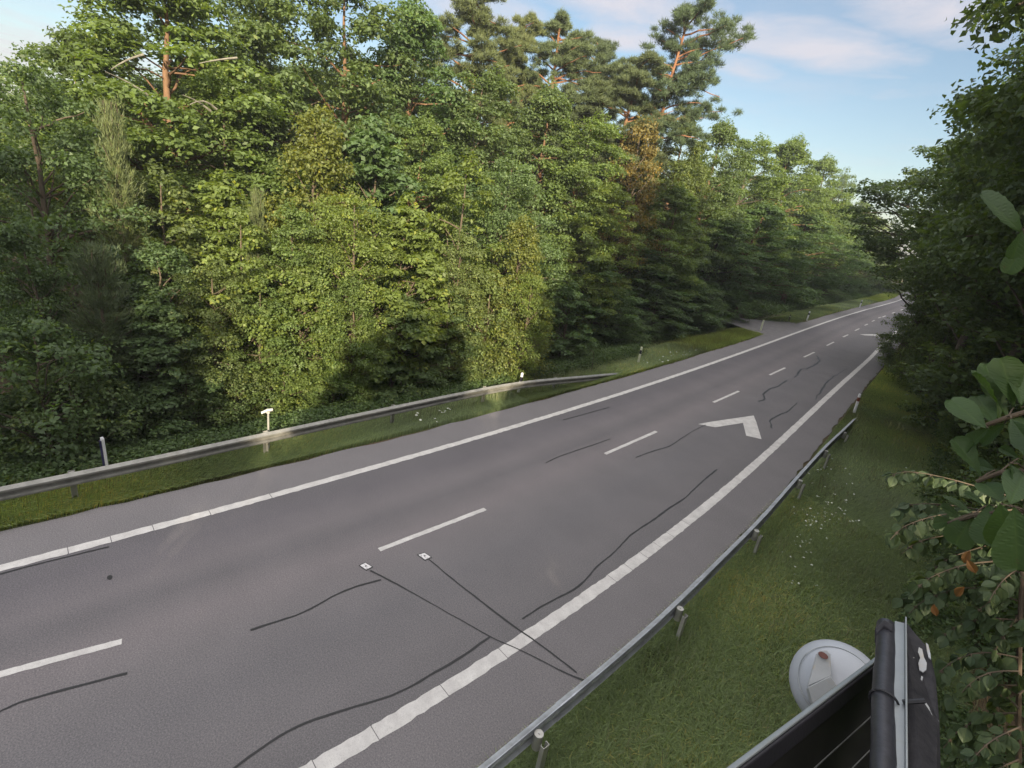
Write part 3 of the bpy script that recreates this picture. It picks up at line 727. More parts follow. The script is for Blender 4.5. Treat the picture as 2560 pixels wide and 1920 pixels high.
VAR = {
 'oak1': make_broad(11, 14, 4.2, .22, 190, 440, .16, (.65, 1.25), .5, .22, 'oak', .6, .3, bk='warmbark'),
 'oak2': make_broad(12, 14, 4.0, .20, 185, 440, .16, (.65, 1.25), .5, .20, 'oak', .6, .35, bk='warmbark'),
 'oak3': make_broad(13, 14, 3.6, .12, 190, 440, .155, (.6, 1.15), .48, .20, 'col', .65, .2),
 'over': make_broad(16, 17, 5.2, .36, 230, 380, .16, (.6, 1.1), .6, .22, 'oak', .5, .25),
 'tall1': make_broad(14, 13, 2.6, .08, 190, 400, .15, (.55, .95), .6, .16, 'col', .5, .1),
 'tall2': make_broad(15, 13, 2.5, .06, 190, 400, .15, (.5, .95), .6, .16, 'oak', .5, .1),
 'maple1': make_broad(21, 8, 2.4, .05, 130, 440, .20, (.45, .8), .4, .09, 'oak', .8, .15),
 'maple2': make_broad(22, 8, 2.0, .03, 120, 480, .15, (.4, .75), .45, .09, 'col', .7, .15),
 'horn1': make_broad(31, 7, 2.3, .02, 200, 720, .10, (.32, .62), .8, .07, 'cone', .4, 0),
 'horn2': make_broad(32, 7, 1.6, .02, 150, 760, .10, (.3, .6), .8, .07, 'col', .35, 0),
 'dense1': make_broad(41, 10, 2.8, .04, 200, 520, .115, (.5, .95), .65, .14, 'col', .45, .1),
 'dense2': make_broad(42, 10, 3.0, .04, 190, 460, .13, (.5, .95), .6, .14, 'oak', .5, .1),
 'shrub1': make_broad(51, 3, 1.6, .02, 80, 620, .10, (.32, .6), .65, .04, 'dome', .6, 0),
 'shrub2': make_broad(52, 3, 1.8, .02, 85, 620, .11, (.32, .62), .55, .04, 'dome', .75, 0),
 'shrub3': make_broad(53, 4, 1.4, .02, 80, 620, .085, (.3, .55), .85, .04, 'col', .35, 0),
 'pine1': make_pine(61, r=2.6), 'pine2': make_pine(62, 18, 2.8, .5, 52, (.01, .02)),
 'pineL': make_pine(63, 18, 3.0, .58, 44, (.028, .028), .4, dens=.75),
 'sap': make_sapling(71), 'sap2': make_sapling(72, 6, 1.5, .8),
}
USED = set()
def plant(var, x, y, h, r, tint, label, cat='tree', name='broadleaf_tree', group=None, rz=None, z=None, seed=0):
    v = VAR[var]; rng = random.Random(int(abs(x*131+y*977))+seed)
    z0 = float(ground_z(x, y)) if z is None else z
    root = empty(name, (x, y, z0-.05), rng.uniform(0, 6.28) if rz is None else rz); tag(root, label, cat, group)
    root.scale = (r/v['r'], r/v['r'], (h-z0)/v['h'])
    for pn, me in v['parts']:
        o = bpy.data.objects.new(pn, me); col.objects.link(o); o.parent = root
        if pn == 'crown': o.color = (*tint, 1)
    return root
def tree(var, u, vt, D, hw, tint, label, name='broadleaf_tree', cat='tree', group=None, rz=None, seed=0, wmax=None):
    p = far(u, vt, D); h = p[2]
    if hw > 0 and var[:4] not in ('pine', 'sap', 'sap2') and not var.startswith('sap'):
        asp = VAR[var]['h']/VAR[var]['r']; rr = hw*np.linalg.norm(p-CAM)/1114.0; hw *= max(1.0, min(wmax if wmax else (1.45 if u < 1300 else 1.1), (h/asp)/rr))
    return plant(var, p[0], p[1], h, hw*np.linalg.norm(p-CAM)/1114.0, tint, label, cat, name, group, rz, seed=seed)

# ---- left forest.  tints; some carry light: YG yellows sunlit trees, DK darkens shaded ones
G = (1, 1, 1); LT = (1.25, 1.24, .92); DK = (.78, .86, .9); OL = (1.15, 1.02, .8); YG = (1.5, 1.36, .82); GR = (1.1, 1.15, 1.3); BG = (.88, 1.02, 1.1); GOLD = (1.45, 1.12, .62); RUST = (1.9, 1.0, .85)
FG = 'trees of the forest left of the road'; SG = 'shrubs along the left forest edge'
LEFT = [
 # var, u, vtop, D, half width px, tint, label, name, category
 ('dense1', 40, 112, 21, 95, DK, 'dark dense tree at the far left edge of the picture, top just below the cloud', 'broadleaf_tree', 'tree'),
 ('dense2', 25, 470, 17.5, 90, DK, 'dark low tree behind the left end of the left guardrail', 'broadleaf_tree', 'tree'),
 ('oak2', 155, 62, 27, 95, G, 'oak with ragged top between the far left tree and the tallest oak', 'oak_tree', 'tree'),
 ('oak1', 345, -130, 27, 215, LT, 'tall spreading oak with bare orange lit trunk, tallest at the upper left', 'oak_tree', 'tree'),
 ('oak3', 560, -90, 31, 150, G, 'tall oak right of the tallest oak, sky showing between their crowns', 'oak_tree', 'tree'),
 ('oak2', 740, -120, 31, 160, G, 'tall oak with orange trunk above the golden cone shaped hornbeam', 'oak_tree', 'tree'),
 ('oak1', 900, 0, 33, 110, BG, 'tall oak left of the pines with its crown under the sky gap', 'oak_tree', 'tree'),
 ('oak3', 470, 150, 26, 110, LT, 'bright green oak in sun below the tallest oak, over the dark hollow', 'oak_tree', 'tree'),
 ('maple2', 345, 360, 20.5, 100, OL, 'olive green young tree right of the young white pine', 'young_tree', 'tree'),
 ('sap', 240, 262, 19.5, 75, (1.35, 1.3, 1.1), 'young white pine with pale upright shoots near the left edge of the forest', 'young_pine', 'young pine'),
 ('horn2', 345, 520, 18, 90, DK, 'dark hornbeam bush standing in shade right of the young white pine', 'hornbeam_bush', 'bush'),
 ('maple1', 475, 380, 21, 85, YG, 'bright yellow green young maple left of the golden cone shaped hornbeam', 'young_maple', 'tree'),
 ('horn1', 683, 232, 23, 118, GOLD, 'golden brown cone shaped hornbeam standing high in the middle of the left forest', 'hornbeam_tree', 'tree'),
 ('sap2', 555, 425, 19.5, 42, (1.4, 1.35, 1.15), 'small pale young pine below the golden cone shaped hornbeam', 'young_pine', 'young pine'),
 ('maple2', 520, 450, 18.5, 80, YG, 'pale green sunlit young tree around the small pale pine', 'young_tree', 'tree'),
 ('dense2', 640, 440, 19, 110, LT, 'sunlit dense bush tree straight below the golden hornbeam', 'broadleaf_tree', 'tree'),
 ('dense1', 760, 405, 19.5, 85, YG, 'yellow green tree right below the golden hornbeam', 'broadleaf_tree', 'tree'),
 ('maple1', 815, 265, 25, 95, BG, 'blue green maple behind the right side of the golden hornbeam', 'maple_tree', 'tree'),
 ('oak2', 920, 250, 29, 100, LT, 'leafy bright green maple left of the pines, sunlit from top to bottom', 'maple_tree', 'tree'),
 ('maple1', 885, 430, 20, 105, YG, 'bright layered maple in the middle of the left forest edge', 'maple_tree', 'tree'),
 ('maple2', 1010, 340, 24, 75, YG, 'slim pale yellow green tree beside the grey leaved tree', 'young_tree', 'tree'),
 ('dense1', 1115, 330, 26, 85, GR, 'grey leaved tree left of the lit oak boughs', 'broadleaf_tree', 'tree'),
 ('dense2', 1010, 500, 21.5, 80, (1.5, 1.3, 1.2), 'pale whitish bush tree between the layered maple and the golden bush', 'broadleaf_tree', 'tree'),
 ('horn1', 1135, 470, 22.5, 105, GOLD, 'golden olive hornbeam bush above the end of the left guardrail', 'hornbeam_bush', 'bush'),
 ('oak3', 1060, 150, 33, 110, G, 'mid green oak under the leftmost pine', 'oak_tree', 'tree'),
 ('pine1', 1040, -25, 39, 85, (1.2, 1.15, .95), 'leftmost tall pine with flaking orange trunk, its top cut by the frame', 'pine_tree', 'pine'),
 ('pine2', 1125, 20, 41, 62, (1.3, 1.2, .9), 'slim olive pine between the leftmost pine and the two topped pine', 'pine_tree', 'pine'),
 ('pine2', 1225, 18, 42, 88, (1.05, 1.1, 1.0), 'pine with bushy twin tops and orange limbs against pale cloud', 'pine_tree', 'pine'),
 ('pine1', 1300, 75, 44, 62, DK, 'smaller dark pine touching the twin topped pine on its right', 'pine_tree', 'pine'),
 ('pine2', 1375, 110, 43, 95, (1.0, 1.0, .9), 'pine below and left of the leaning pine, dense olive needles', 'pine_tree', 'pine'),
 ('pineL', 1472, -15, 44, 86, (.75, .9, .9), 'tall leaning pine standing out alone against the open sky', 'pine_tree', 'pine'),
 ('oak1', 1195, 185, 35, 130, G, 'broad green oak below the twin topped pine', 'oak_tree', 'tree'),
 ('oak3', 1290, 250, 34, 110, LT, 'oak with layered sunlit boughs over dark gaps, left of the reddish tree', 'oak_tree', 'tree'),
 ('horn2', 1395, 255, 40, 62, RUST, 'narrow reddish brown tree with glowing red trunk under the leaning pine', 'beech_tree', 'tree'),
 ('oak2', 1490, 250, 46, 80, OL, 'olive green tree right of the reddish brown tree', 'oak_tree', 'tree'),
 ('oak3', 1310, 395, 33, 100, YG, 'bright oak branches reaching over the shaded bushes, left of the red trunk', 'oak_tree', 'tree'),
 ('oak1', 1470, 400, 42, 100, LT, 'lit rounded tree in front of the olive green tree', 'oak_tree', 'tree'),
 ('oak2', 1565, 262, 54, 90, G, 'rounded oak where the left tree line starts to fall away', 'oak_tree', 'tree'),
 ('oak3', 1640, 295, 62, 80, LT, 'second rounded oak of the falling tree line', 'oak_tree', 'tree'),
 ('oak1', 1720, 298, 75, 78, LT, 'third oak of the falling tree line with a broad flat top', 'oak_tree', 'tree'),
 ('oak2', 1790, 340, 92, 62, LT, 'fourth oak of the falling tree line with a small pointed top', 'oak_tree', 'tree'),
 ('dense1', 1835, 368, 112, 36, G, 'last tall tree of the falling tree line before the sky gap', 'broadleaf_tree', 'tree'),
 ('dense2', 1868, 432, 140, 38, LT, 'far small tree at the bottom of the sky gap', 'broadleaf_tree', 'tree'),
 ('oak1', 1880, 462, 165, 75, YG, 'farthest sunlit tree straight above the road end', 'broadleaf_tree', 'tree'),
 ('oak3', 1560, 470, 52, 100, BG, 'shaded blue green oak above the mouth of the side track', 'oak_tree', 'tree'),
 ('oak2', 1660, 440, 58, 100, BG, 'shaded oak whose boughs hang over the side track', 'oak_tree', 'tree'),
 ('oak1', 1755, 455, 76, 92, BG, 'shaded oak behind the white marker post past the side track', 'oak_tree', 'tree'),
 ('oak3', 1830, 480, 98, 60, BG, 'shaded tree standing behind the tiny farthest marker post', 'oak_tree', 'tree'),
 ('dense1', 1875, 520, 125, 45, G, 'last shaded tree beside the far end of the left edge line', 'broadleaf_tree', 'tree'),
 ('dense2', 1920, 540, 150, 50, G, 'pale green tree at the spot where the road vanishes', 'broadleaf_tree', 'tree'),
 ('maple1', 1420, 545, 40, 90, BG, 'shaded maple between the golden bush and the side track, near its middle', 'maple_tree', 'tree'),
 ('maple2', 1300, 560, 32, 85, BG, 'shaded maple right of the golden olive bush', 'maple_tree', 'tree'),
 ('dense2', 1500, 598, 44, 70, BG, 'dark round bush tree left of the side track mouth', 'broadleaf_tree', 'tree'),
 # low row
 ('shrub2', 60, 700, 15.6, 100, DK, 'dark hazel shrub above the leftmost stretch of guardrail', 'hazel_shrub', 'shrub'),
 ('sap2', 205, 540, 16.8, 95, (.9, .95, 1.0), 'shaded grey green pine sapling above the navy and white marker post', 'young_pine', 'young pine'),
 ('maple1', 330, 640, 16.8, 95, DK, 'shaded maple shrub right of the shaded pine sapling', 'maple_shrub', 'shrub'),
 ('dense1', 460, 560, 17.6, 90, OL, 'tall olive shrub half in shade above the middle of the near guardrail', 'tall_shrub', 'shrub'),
 ('maple2', 560, 600, 17.8, 75, LT, 'leafy shrub left of the sun lit strip of bushes', 'leafy_shrub', 'shrub'),
 ('maple1', 655, 560, 18.4, 75, YG, 'yellow green shrub glowing in the gap of sunlight behind the detector', 'leafy_shrub', 'shrub'),
 ('dense2', 760, 590, 18.6, 85, LT, 'leafy shrub right of the sun lit strip of bushes', 'leafy_shrub', 'shrub'),
 ('maple1', 880, 640, 19.2, 95, G, 'spreading maple shrub with low boughs over the middle of the guardrail', 'maple_shrub', 'shrub'),
 ('maple2', 975, 620, 21, 75, G, 'maple shrub with layered leaves left of the lit yellow bush', 'maple_shrub', 'shrub'),
 ('shrub3', 1065, 600, 21.5, 60, (1.5, 1.35, 1.2), 'pale leaved shrub left of the lit yellow bush', 'leafy_shrub', 'shrub'),
 ('horn2', 1150, 590, 21.4, 58, YG, 'small bush lit bright yellow by a sunbeam behind the black banded marker post', 'hornbeam_bush', 'bush'),
 ('maple1', 1235, 610, 26, 70, BG, 'dark shrub right of the lit yellow bush', 'leafy_shrub', 'shrub'),
 ('dense1', 1330, 615, 33, 75, DK, 'dark shrub behind the bent pole', 'leafy_shrub', 'shrub'),
 ('dense2', 1430, 618, 38.5, 72, DK, 'dark shrub behind the cream white marker post', 'leafy_shrub', 'shrub'),
 ('dense1', 1520, 615, 45, 62, DK, 'dark shrub at the left corner of the side track', 'leafy_shrub', 'shrub'),
 ('dense2', 1585, 605, 51, 50, BG, 'overhanging leafy shrub right at the side track mouth', 'leafy_shrub', 'shrub'),
 ('shrub1', 150, 800, 15.4, 95, G, 'low shrub between the dark hazel and the navy and white marker post', 'low_shrub', 'shrub'),
 ('shrub2', 290, 830, 16, 95, DK, 'low shrub directly behind the navy and white marker post', 'low_shrub', 'shrub'),
 ('shrub3', 400, 790, 16.4, 75, G, 'low shrub left of the detector behind the guardrail', 'low_shrub', 'shrub'),
 ('shrub1', 500, 800, 16.8, 75, G, 'low shrub in shade just left of the detector', 'low_shrub', 'shrub'),
 ('shrub2', 610, 790, 17.4, 75, YG, 'low yellow lit shrub directly behind the detector head', 'low_shrub', 'shrub'),
 ('shrub1', 720, 800, 17.6, 75, LT, 'low shrub right of the detector', 'low_shrub', 'shrub'),
 ('shrub2', 850, 780, 18.4, 80, G, 'low shrub midway between detector and black banded marker post', 'low_shrub', 'shrub'),
 ('shrub3', 960, 750, 20, 60, G, 'low shrub left of the black banded marker post', 'low_shrub', 'shrub'),
 ('shrub1', 1045, 745, 21, 55, OL, 'low olive shrub next to the black banded marker post', 'low_shrub', 'shrub'),
 ('shrub2', 1240, 735, 26, 55, DK, 'low dark shrub left of the bent pole', 'low_shrub', 'shrub'),
 ('shrub1', 1330, 705, 34, 50, DK, 'low dark shrub right of the bent pole', 'low_shrub', 'shrub'),
 ('shrub2', 1420, 692, 40, 45, DK, 'low dark shrub on the shaded bank past the cream marker post', 'low_shrub', 'shrub'),
]
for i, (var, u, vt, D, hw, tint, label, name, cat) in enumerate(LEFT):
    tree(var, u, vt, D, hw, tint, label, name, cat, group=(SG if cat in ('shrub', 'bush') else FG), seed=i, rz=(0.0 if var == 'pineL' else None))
    if i == 3: OAK = col.objects['oak_tree.001']
# bare dead boughs on the tallest oak
def under(root, mb, name, mat):      # a part modelled in world space, hung under a scaled thing
    o = mb.build(name, mat); Mx = Matrix.Translation(root.location) @ Matrix.Rotation(root.rotation_euler.z, 4, 'Z') @ Matrix.Diagonal((*root.scale, 1))
    o.parent = root; o.matrix_parent_inverse = Mx.inverted(); return o
for P in ([(395, 205), (420, 208), (455, 240)], [(410, 226), (440, 207), (468, 236)], [(228, 155), (262, 166), (320, 205)], [(430, 137), (470, 128), (512, 125)], [(240, 150), (270, 128), (310, 118)]):
    pp = [far(u, v_, 22.6+.3*k) for k, (u, v_) in enumerate(P)]; Q_ = smoothpath(pp, .25, 3)
    mb = MB(); mb.tube(Q_, [.012+.028*i/(len(Q_)-1) for i in range(len(Q_))], 6); under(OAK, mb, 'dead_branch', M['palebark'])
# deeper rows that close the forest behind
rg = random.Random(5)
for k in range(30):
    u = 20+k*62+rg.uniform(-12, 12)
    sk = np.interp(u, [0, 200, 400, 800, 1000, 1300, 1500, 1600, 1720, 1800, 1850, 1900], [260, 190, 130, 120, 200, 260, 330, 340, 350, 390, 430, 500])
    D = np.interp(u, [0, 800, 1300, 1600, 1800, 1900], [33, 38, 48, 70, 110, 170])*rg.uniform(.97, 1.15)
    tree(['oak1', 'oak2', 'oak3'][k % 3], u, sk+rg.uniform(0, 40), D, 110 if u < 1500 else 80, (.8, .85, .85), 'broadleaf tree deep in the forest left of the road, mostly hidden by nearer trees', 'broadleaf_tree', 'tree', 'hidden trees deep in the left forest', seed=200+k)

# ---- right side
RG = 'trees and bushes along the right verge'
RIGHT = [   # var, x, y, height, radius, tint, label, name, category
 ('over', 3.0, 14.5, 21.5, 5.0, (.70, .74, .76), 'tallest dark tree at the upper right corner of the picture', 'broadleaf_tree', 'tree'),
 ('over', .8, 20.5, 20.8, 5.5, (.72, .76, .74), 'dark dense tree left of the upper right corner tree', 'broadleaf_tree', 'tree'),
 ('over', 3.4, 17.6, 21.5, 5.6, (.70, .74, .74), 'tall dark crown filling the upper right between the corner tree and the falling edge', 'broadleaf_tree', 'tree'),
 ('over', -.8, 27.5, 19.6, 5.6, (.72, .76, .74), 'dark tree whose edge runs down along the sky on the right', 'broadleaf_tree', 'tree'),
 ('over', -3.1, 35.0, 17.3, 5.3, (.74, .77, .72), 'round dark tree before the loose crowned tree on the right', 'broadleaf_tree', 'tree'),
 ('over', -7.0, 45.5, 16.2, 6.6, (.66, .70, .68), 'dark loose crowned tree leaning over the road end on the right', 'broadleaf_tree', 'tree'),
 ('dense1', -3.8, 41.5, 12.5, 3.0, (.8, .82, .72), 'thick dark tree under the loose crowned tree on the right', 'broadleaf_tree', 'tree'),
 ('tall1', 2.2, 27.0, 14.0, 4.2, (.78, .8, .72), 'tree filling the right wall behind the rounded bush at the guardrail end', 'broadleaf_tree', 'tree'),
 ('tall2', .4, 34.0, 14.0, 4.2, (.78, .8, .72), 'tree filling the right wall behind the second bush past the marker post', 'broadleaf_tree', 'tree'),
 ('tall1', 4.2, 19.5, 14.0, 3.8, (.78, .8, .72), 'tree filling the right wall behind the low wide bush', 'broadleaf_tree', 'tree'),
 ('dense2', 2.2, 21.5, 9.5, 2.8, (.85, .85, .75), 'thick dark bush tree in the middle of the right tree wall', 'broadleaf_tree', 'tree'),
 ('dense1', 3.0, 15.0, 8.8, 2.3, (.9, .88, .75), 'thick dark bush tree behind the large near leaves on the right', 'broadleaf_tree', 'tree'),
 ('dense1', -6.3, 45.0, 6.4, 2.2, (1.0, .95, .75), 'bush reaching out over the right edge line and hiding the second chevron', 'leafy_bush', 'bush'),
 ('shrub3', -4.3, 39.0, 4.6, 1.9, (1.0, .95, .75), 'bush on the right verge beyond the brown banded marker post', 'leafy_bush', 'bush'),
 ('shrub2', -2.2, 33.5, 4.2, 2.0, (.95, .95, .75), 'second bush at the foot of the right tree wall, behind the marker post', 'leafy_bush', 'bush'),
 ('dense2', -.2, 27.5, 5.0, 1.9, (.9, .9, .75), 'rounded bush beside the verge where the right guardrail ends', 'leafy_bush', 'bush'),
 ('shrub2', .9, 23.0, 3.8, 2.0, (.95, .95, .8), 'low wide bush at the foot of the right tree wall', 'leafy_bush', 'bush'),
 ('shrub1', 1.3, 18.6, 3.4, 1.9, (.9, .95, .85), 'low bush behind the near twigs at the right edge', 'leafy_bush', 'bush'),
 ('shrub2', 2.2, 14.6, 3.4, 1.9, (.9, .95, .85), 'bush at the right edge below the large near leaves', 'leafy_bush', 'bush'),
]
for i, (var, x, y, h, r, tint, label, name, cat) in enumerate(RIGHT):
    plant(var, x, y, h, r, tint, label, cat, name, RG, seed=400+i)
# the forest on the camera's own side, right of and behind the picture: it throws the shade over the road
SH = [(1, 0), ]
rg = random.Random(9)
GAPS = [(-3.75, .12), (4.4, .05)]
def shade(x, y, h, r, var=None, force=False):
    s = x*.54+y*.84
    for g0, hw in GAPS:
        if abs(s-g0) < hw+r*.8 and not force: return
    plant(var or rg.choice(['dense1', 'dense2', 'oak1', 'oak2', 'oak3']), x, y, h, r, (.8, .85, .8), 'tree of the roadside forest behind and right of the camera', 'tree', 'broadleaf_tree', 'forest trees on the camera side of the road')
def sh_h(s): return float(np.interp(s, [-14, -9.5, -8.4, -7.2, -5.5, -4.5, 2.5, 5.5, 7.5, 10.5, 16, 22], [20, 18.5, 16.0, 13.8, 12.8, 11.9, 11.7, 12.6, 14.0, 15.4, 17.5, 18.5]))
for x, rr in ((5.0, 2.3), (7.6, 2.7), (10.5, 3.0), (14.0, 3.4), (18.0, 3.8)):
    y = -46.0
    while y < 60:
        X_ = x+rg.uniform(-.4, .4); s_ = X_*.54+y*.84
        shade(X_, y, sh_h(s_)+rg.uniform(-.6, .4), rr*rg.uniform(.9, 1.1), ['tall1', 'tall2', 'dense1', 'dense2'][rg.randrange(4)]); y += rr*.95
for x, hh, rr in ((4.6, 8.8, 2.4), (8.0, 10.3, 3.0)):
    y = -40.0
    while y < 45:
        shade(x+rg.uniform(-.4, .4), y, hh+rg.uniform(-.9, .8), rr, ['dense1', 'dense2'][rg.randrange(2)], force=True); y += rr*1.1
for y, hh in ((57, 13), (65, 13), (74, 13.5), (84, 14), (96, 14), (110, 15), (128, 15), (150, 16)):
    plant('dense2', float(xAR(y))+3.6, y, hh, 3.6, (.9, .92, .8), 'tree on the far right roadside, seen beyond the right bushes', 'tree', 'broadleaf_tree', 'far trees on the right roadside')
for y in np.arange(44, 200, 6.0):
    shade(float(xAR(y))+7.5+rg.uniform(-1, 1), y, 14+rg.uniform(-1, 1.5), 4.0, 'dense2'); shade(float(xAR(y))+14+rg.uniform(-1, 1), y+3, 15+rg.uniform(-1, 1.5), 4.2, 'dense1')

# ------------------------------------------------------------------ ground cover
def blades(name, X, Y, L, W_, mat, label, seed=0, lean=.5):
    rng = np.random.RandomState(seed); n = len(X); Z = ground_z(X, Y)
    an = rng.uniform(0, 6.28, n); d = np.stack([np.cos(an), np.sin(an)], 1); l = L*rng.uniform(.5, 1.3, n); wv = W_*rng.uniform(.7, 1.3, n)
    le = lean*rng.uniform(.2, 1.4, n)
    B = np.stack([X, Y, Z], 1); side = np.stack([-d[:, 1], d[:, 0], 0*an], 1)*wv[:, None]/2
    mid = B+np.stack([d[:, 0]*l*le*.35, d[:, 1]*l*le*.35, l*.62], 1); tip = B+np.stack([d[:, 0]*l*le, d[:, 1]*l*le, l*(1-.35*le)], 1)
    V = np.empty((n, 5, 3)); V[:, 0] = B-side; V[:, 1] = B+side; V[:, 2] = mid+side*.8; V[:, 3] = mid-side*.8; V[:, 4] = tip
    i = np.arange(n)[:, None]*5
    pat = .5+.25*np.sin(X*.9+Y*.35)+.2*np.sin(Y*1.1-X*.5+1)
    va = np.clip(pat*.6+rng.normal(.15, .2, n), 0, 1)
    o = mesh_np(name, V.reshape(-1, 3), [i+np.array([[0, 1, 2, 3]]), i+np.array([[3, 2, 4]])], mat, attr=np.repeat(va, 5))
    tag(o, label, 'grass', kind='stuff'); return o
def scatter(n, y0, y1, fa, fb, seed, pw=1.0):
    rng = np.random.RandomState(seed); Y = y0+(y1-y0)*rng.rand(n)**pw; t = rng.rand(n); a = fa(Y); b = fb(Y); return a+(b-a)*t, Y
rs = np.random.RandomState(1)
def thin(X, Y, s=1.1, th=.15, seed=3):
    f = .5+.5*np.sin(X*1.7*s+1.3*np.sin(Y*.8*s))*np.sin(Y*1.4*s+1.1*np.sin(X*.9*s)); k = f+np.random.RandomState(seed).rand(len(X))*.6 > th+.25; return X[k], Y[k]
X, Y = scatter(330000, 1.5, 17, lambda y: xAR(y)+.12, lambda y: xAR(y)+4.8+0*y, 1, 1.25)
X, Y = thin(X, Y)
blades('verge_grass', X, Y, .21, .011, M['grass'], 'short green grass on the right verge beside the guardrail', 1, .9)
X, Y = scatter(140000, 16.5, 48, lambda y: xAR(y)+.1, lambda y: xAR(y)+4.6+0*y, 2, 1.3)
blades('verge_grass', X, Y, .19, .016, M['grass'], 'green grass on the right verge around and past the marker post', 2, .7)
X, Y = scatter(120000, -3, 28, lambda y: xAL(y)-1.7, lambda y: xAL(y)-.06, 3)
blades('verge_grass', X, Y, .15, .013, M['grass'], 'grass strip under the left guardrail', 3, .7)
X, Y = scatter(90000, 14, 44, lambda y: xAL(y)-4.5, lambda y: xAL(y)-.06, 4)
blades('verge_grass', X, Y, .18, .018, M['grass'], 'grass on the left verge between the guardrail end and the side track', 4, .7)
X, Y = scatter(60000, 55, 150, lambda y: xAL(y)-5.5, lambda y: xAL(y)-.1, 5)
blades('verge_grass', X, Y, .25, .04, M['grass'], 'olive grass on the left verge beyond the side track', 5, .7)
# broad leaved herbs behind the left rail
def herbs(name, X, Y, size, hgt, label, seed):
    rng = np.random.RandomState(seed); n = len(X); k = 7
    B = np.stack([X, Y, ground_z(X, Y)], 1); B = np.repeat(B, k, 0); hh = np.repeat(hgt*rng.uniform(.4, 1.2, n), k)
    off = rng.normal(size=(n*k, 3))*np.array([.12, .12, 0]); off[:, 2] = hh*rng.uniform(.3, 1, n*k)
    nn = np.array([0, 0, .9])+rng.normal(size=(n*k, 3))*.5; s = size*rng.uniform(.6, 1.3, n*k)
    V, F = leaf_quads(B+off, nn, s, s*.55, rng); va = np.repeat(np.clip(rng.normal(.45, .22, n*k), 0, 1), 4)
    o = mesh_np(name, V, F, M['herb'], attr=va); tag(o, label, 'plants', kind='stuff')
X, Y = scatter(11000, -3, 26, lambda y: xAL(y)-4.8, lambda y: xAL(y)-1.5, 6)
herbs('undergrowth', X, Y, .10, .55, 'leafy green undergrowth between the left guardrail and the shrubs', 6)
X, Y = scatter(22000, 24, 150, lambda y: xAL(y)-12, lambda y: xAL(y)-3.6, 16)
k_ = ~((Y > 38) & (Y < 54)); herbs('undergrowth', X[k_], Y[k_], .20, .7, 'dark leafy undergrowth beneath the trees around and past the side track', 16)
X, Y = scatter(9000, 2, 40, lambda y: xAR(y)+3.6, lambda y: xAR(y)+5.6, 7); 
k_ = (np.sin(X*2+Y*.7)+np.sin(Y*1.9)) > -.6; herbs('undergrowth', X[k_], Y[k_], .09, .35, 'low leafy plants along the foot of the right bushes', 7)
X, Y = scatter(1500, 1.5, 12, lambda y: xAR(y)+.5, lambda y: xAR(y)+3.8, 8)
herbs('verge_weeds', X, Y, .055, .10, 'small broad leaved weeds in the right verge grass', 8)
# dry grass and litter at the hedge foot
X, Y = scatter(30000, 2, 34, lambda y: xAR(y)+2.7, lambda y: xAR(y)+5.4, 9)
M['straw'] = leaf_mat('straw', (.24, .24, .11), .3, .2, .7, .2)
M['dry'] = leaf_mat('dry grass', (.26, .17, .09), .35, .15, .8, .2)
blades('dry_grass', X, Y, .13, .008, M['dry'], 'dry brown grass at the foot of the right bushes', 9, 1.2)
rngt = np.random.RandomState(12)
X, Y = scatter(9000, 2, 30, lambda y: xAR(y)+.45, lambda y: xAR(y)+5.0, 21); k_ = (np.sin(X*3.1+Y*1.3)+np.sin(Y*2.3-X)) > .35
blades('tall_grass', X[k_], Y[k_], .38, .011, M['straw'], 'tall thin grass stalks rising from the right verge', 21, .6)
X, Y = scatter(5200, -3, 44, lambda y: xAL(y)-3.5, lambda y: xAL(y)-.5, 22)
blades('tall_grass', X, Y, .45, .011, M['straw'], 'tall thin grass stalks along the left verge', 22, .6)
# clover and daisies
def flowers(pts, label, seed, s=.03):
    rng = np.random.RandomState(seed); V, F = [], []
    for k, (x, y) in enumerate(pts):
        z = float(ground_z(x, y))+.13+rng.uniform(-.02, .04); r = s*rng.uniform(.7, 1.3); an = np.linspace(0, 2*math.pi, 9)[:-1]; tl = rng.normal(size=2)*.3
        b = len(V); V += [(x+r*math.cos(a), y+r*math.sin(a), z+r*(math.cos(a)*tl[0]+math.sin(a)*tl[1])) for a in an]+[(x, y, z+r*.6)]
        F += [(b+i, b+(i+1) % 8, b+8) for i in range(8)]
    o = mesh_np('wildflowers', np.array(V), np.array(F), M['petal']); tag(o, label, 'flowers', kind='stuff')
M['petal'] = simple('white petals', (.72, .74, .62), .7, 0, .08, 20)
rng = np.random.RandomState(4); pts = []
for (u, v, su, sv, n) in ((1780, 1115, 28, 26, 60), (1800, 1060, 40, 40, 16), (1720, 1220, 20, 40, 16), (1690, 1080, 20, 20, 10), (1760, 1020, 35, 15, 16), (1650, 1010, 40, 60, 6), (1740, 1175, 10, 10, 6), (1960, 1010, 5, 5, 1)):
    for k in range(n):
        p = grd(u+rng.normal()*su, v+rng.normal()*sv, .05)
        if p[0] > xAR(p[1])+.15: pts.append(p[:2])
flowers(pts, 'white clover and daisies scattered in the right verge grass', 1, .026)
pts = []
for (u, v, su, sv, n) in ((1500, 764, 50, 6, 40), (1450, 780, 30, 8, 22), (1640, 733, 20, 3, 8), (930, 905, 40, 10, 8), (960, 892, 12, 4, 6)):
    for k in range(n):
        p = grd(u+rng.normal()*su, v+rng.normal()*sv, .05)
        if p[0] < xAL(p[1])-.12: pts.append(p[:2])
flowers(pts, 'small white flowers in the left verge grass', 2, .045)
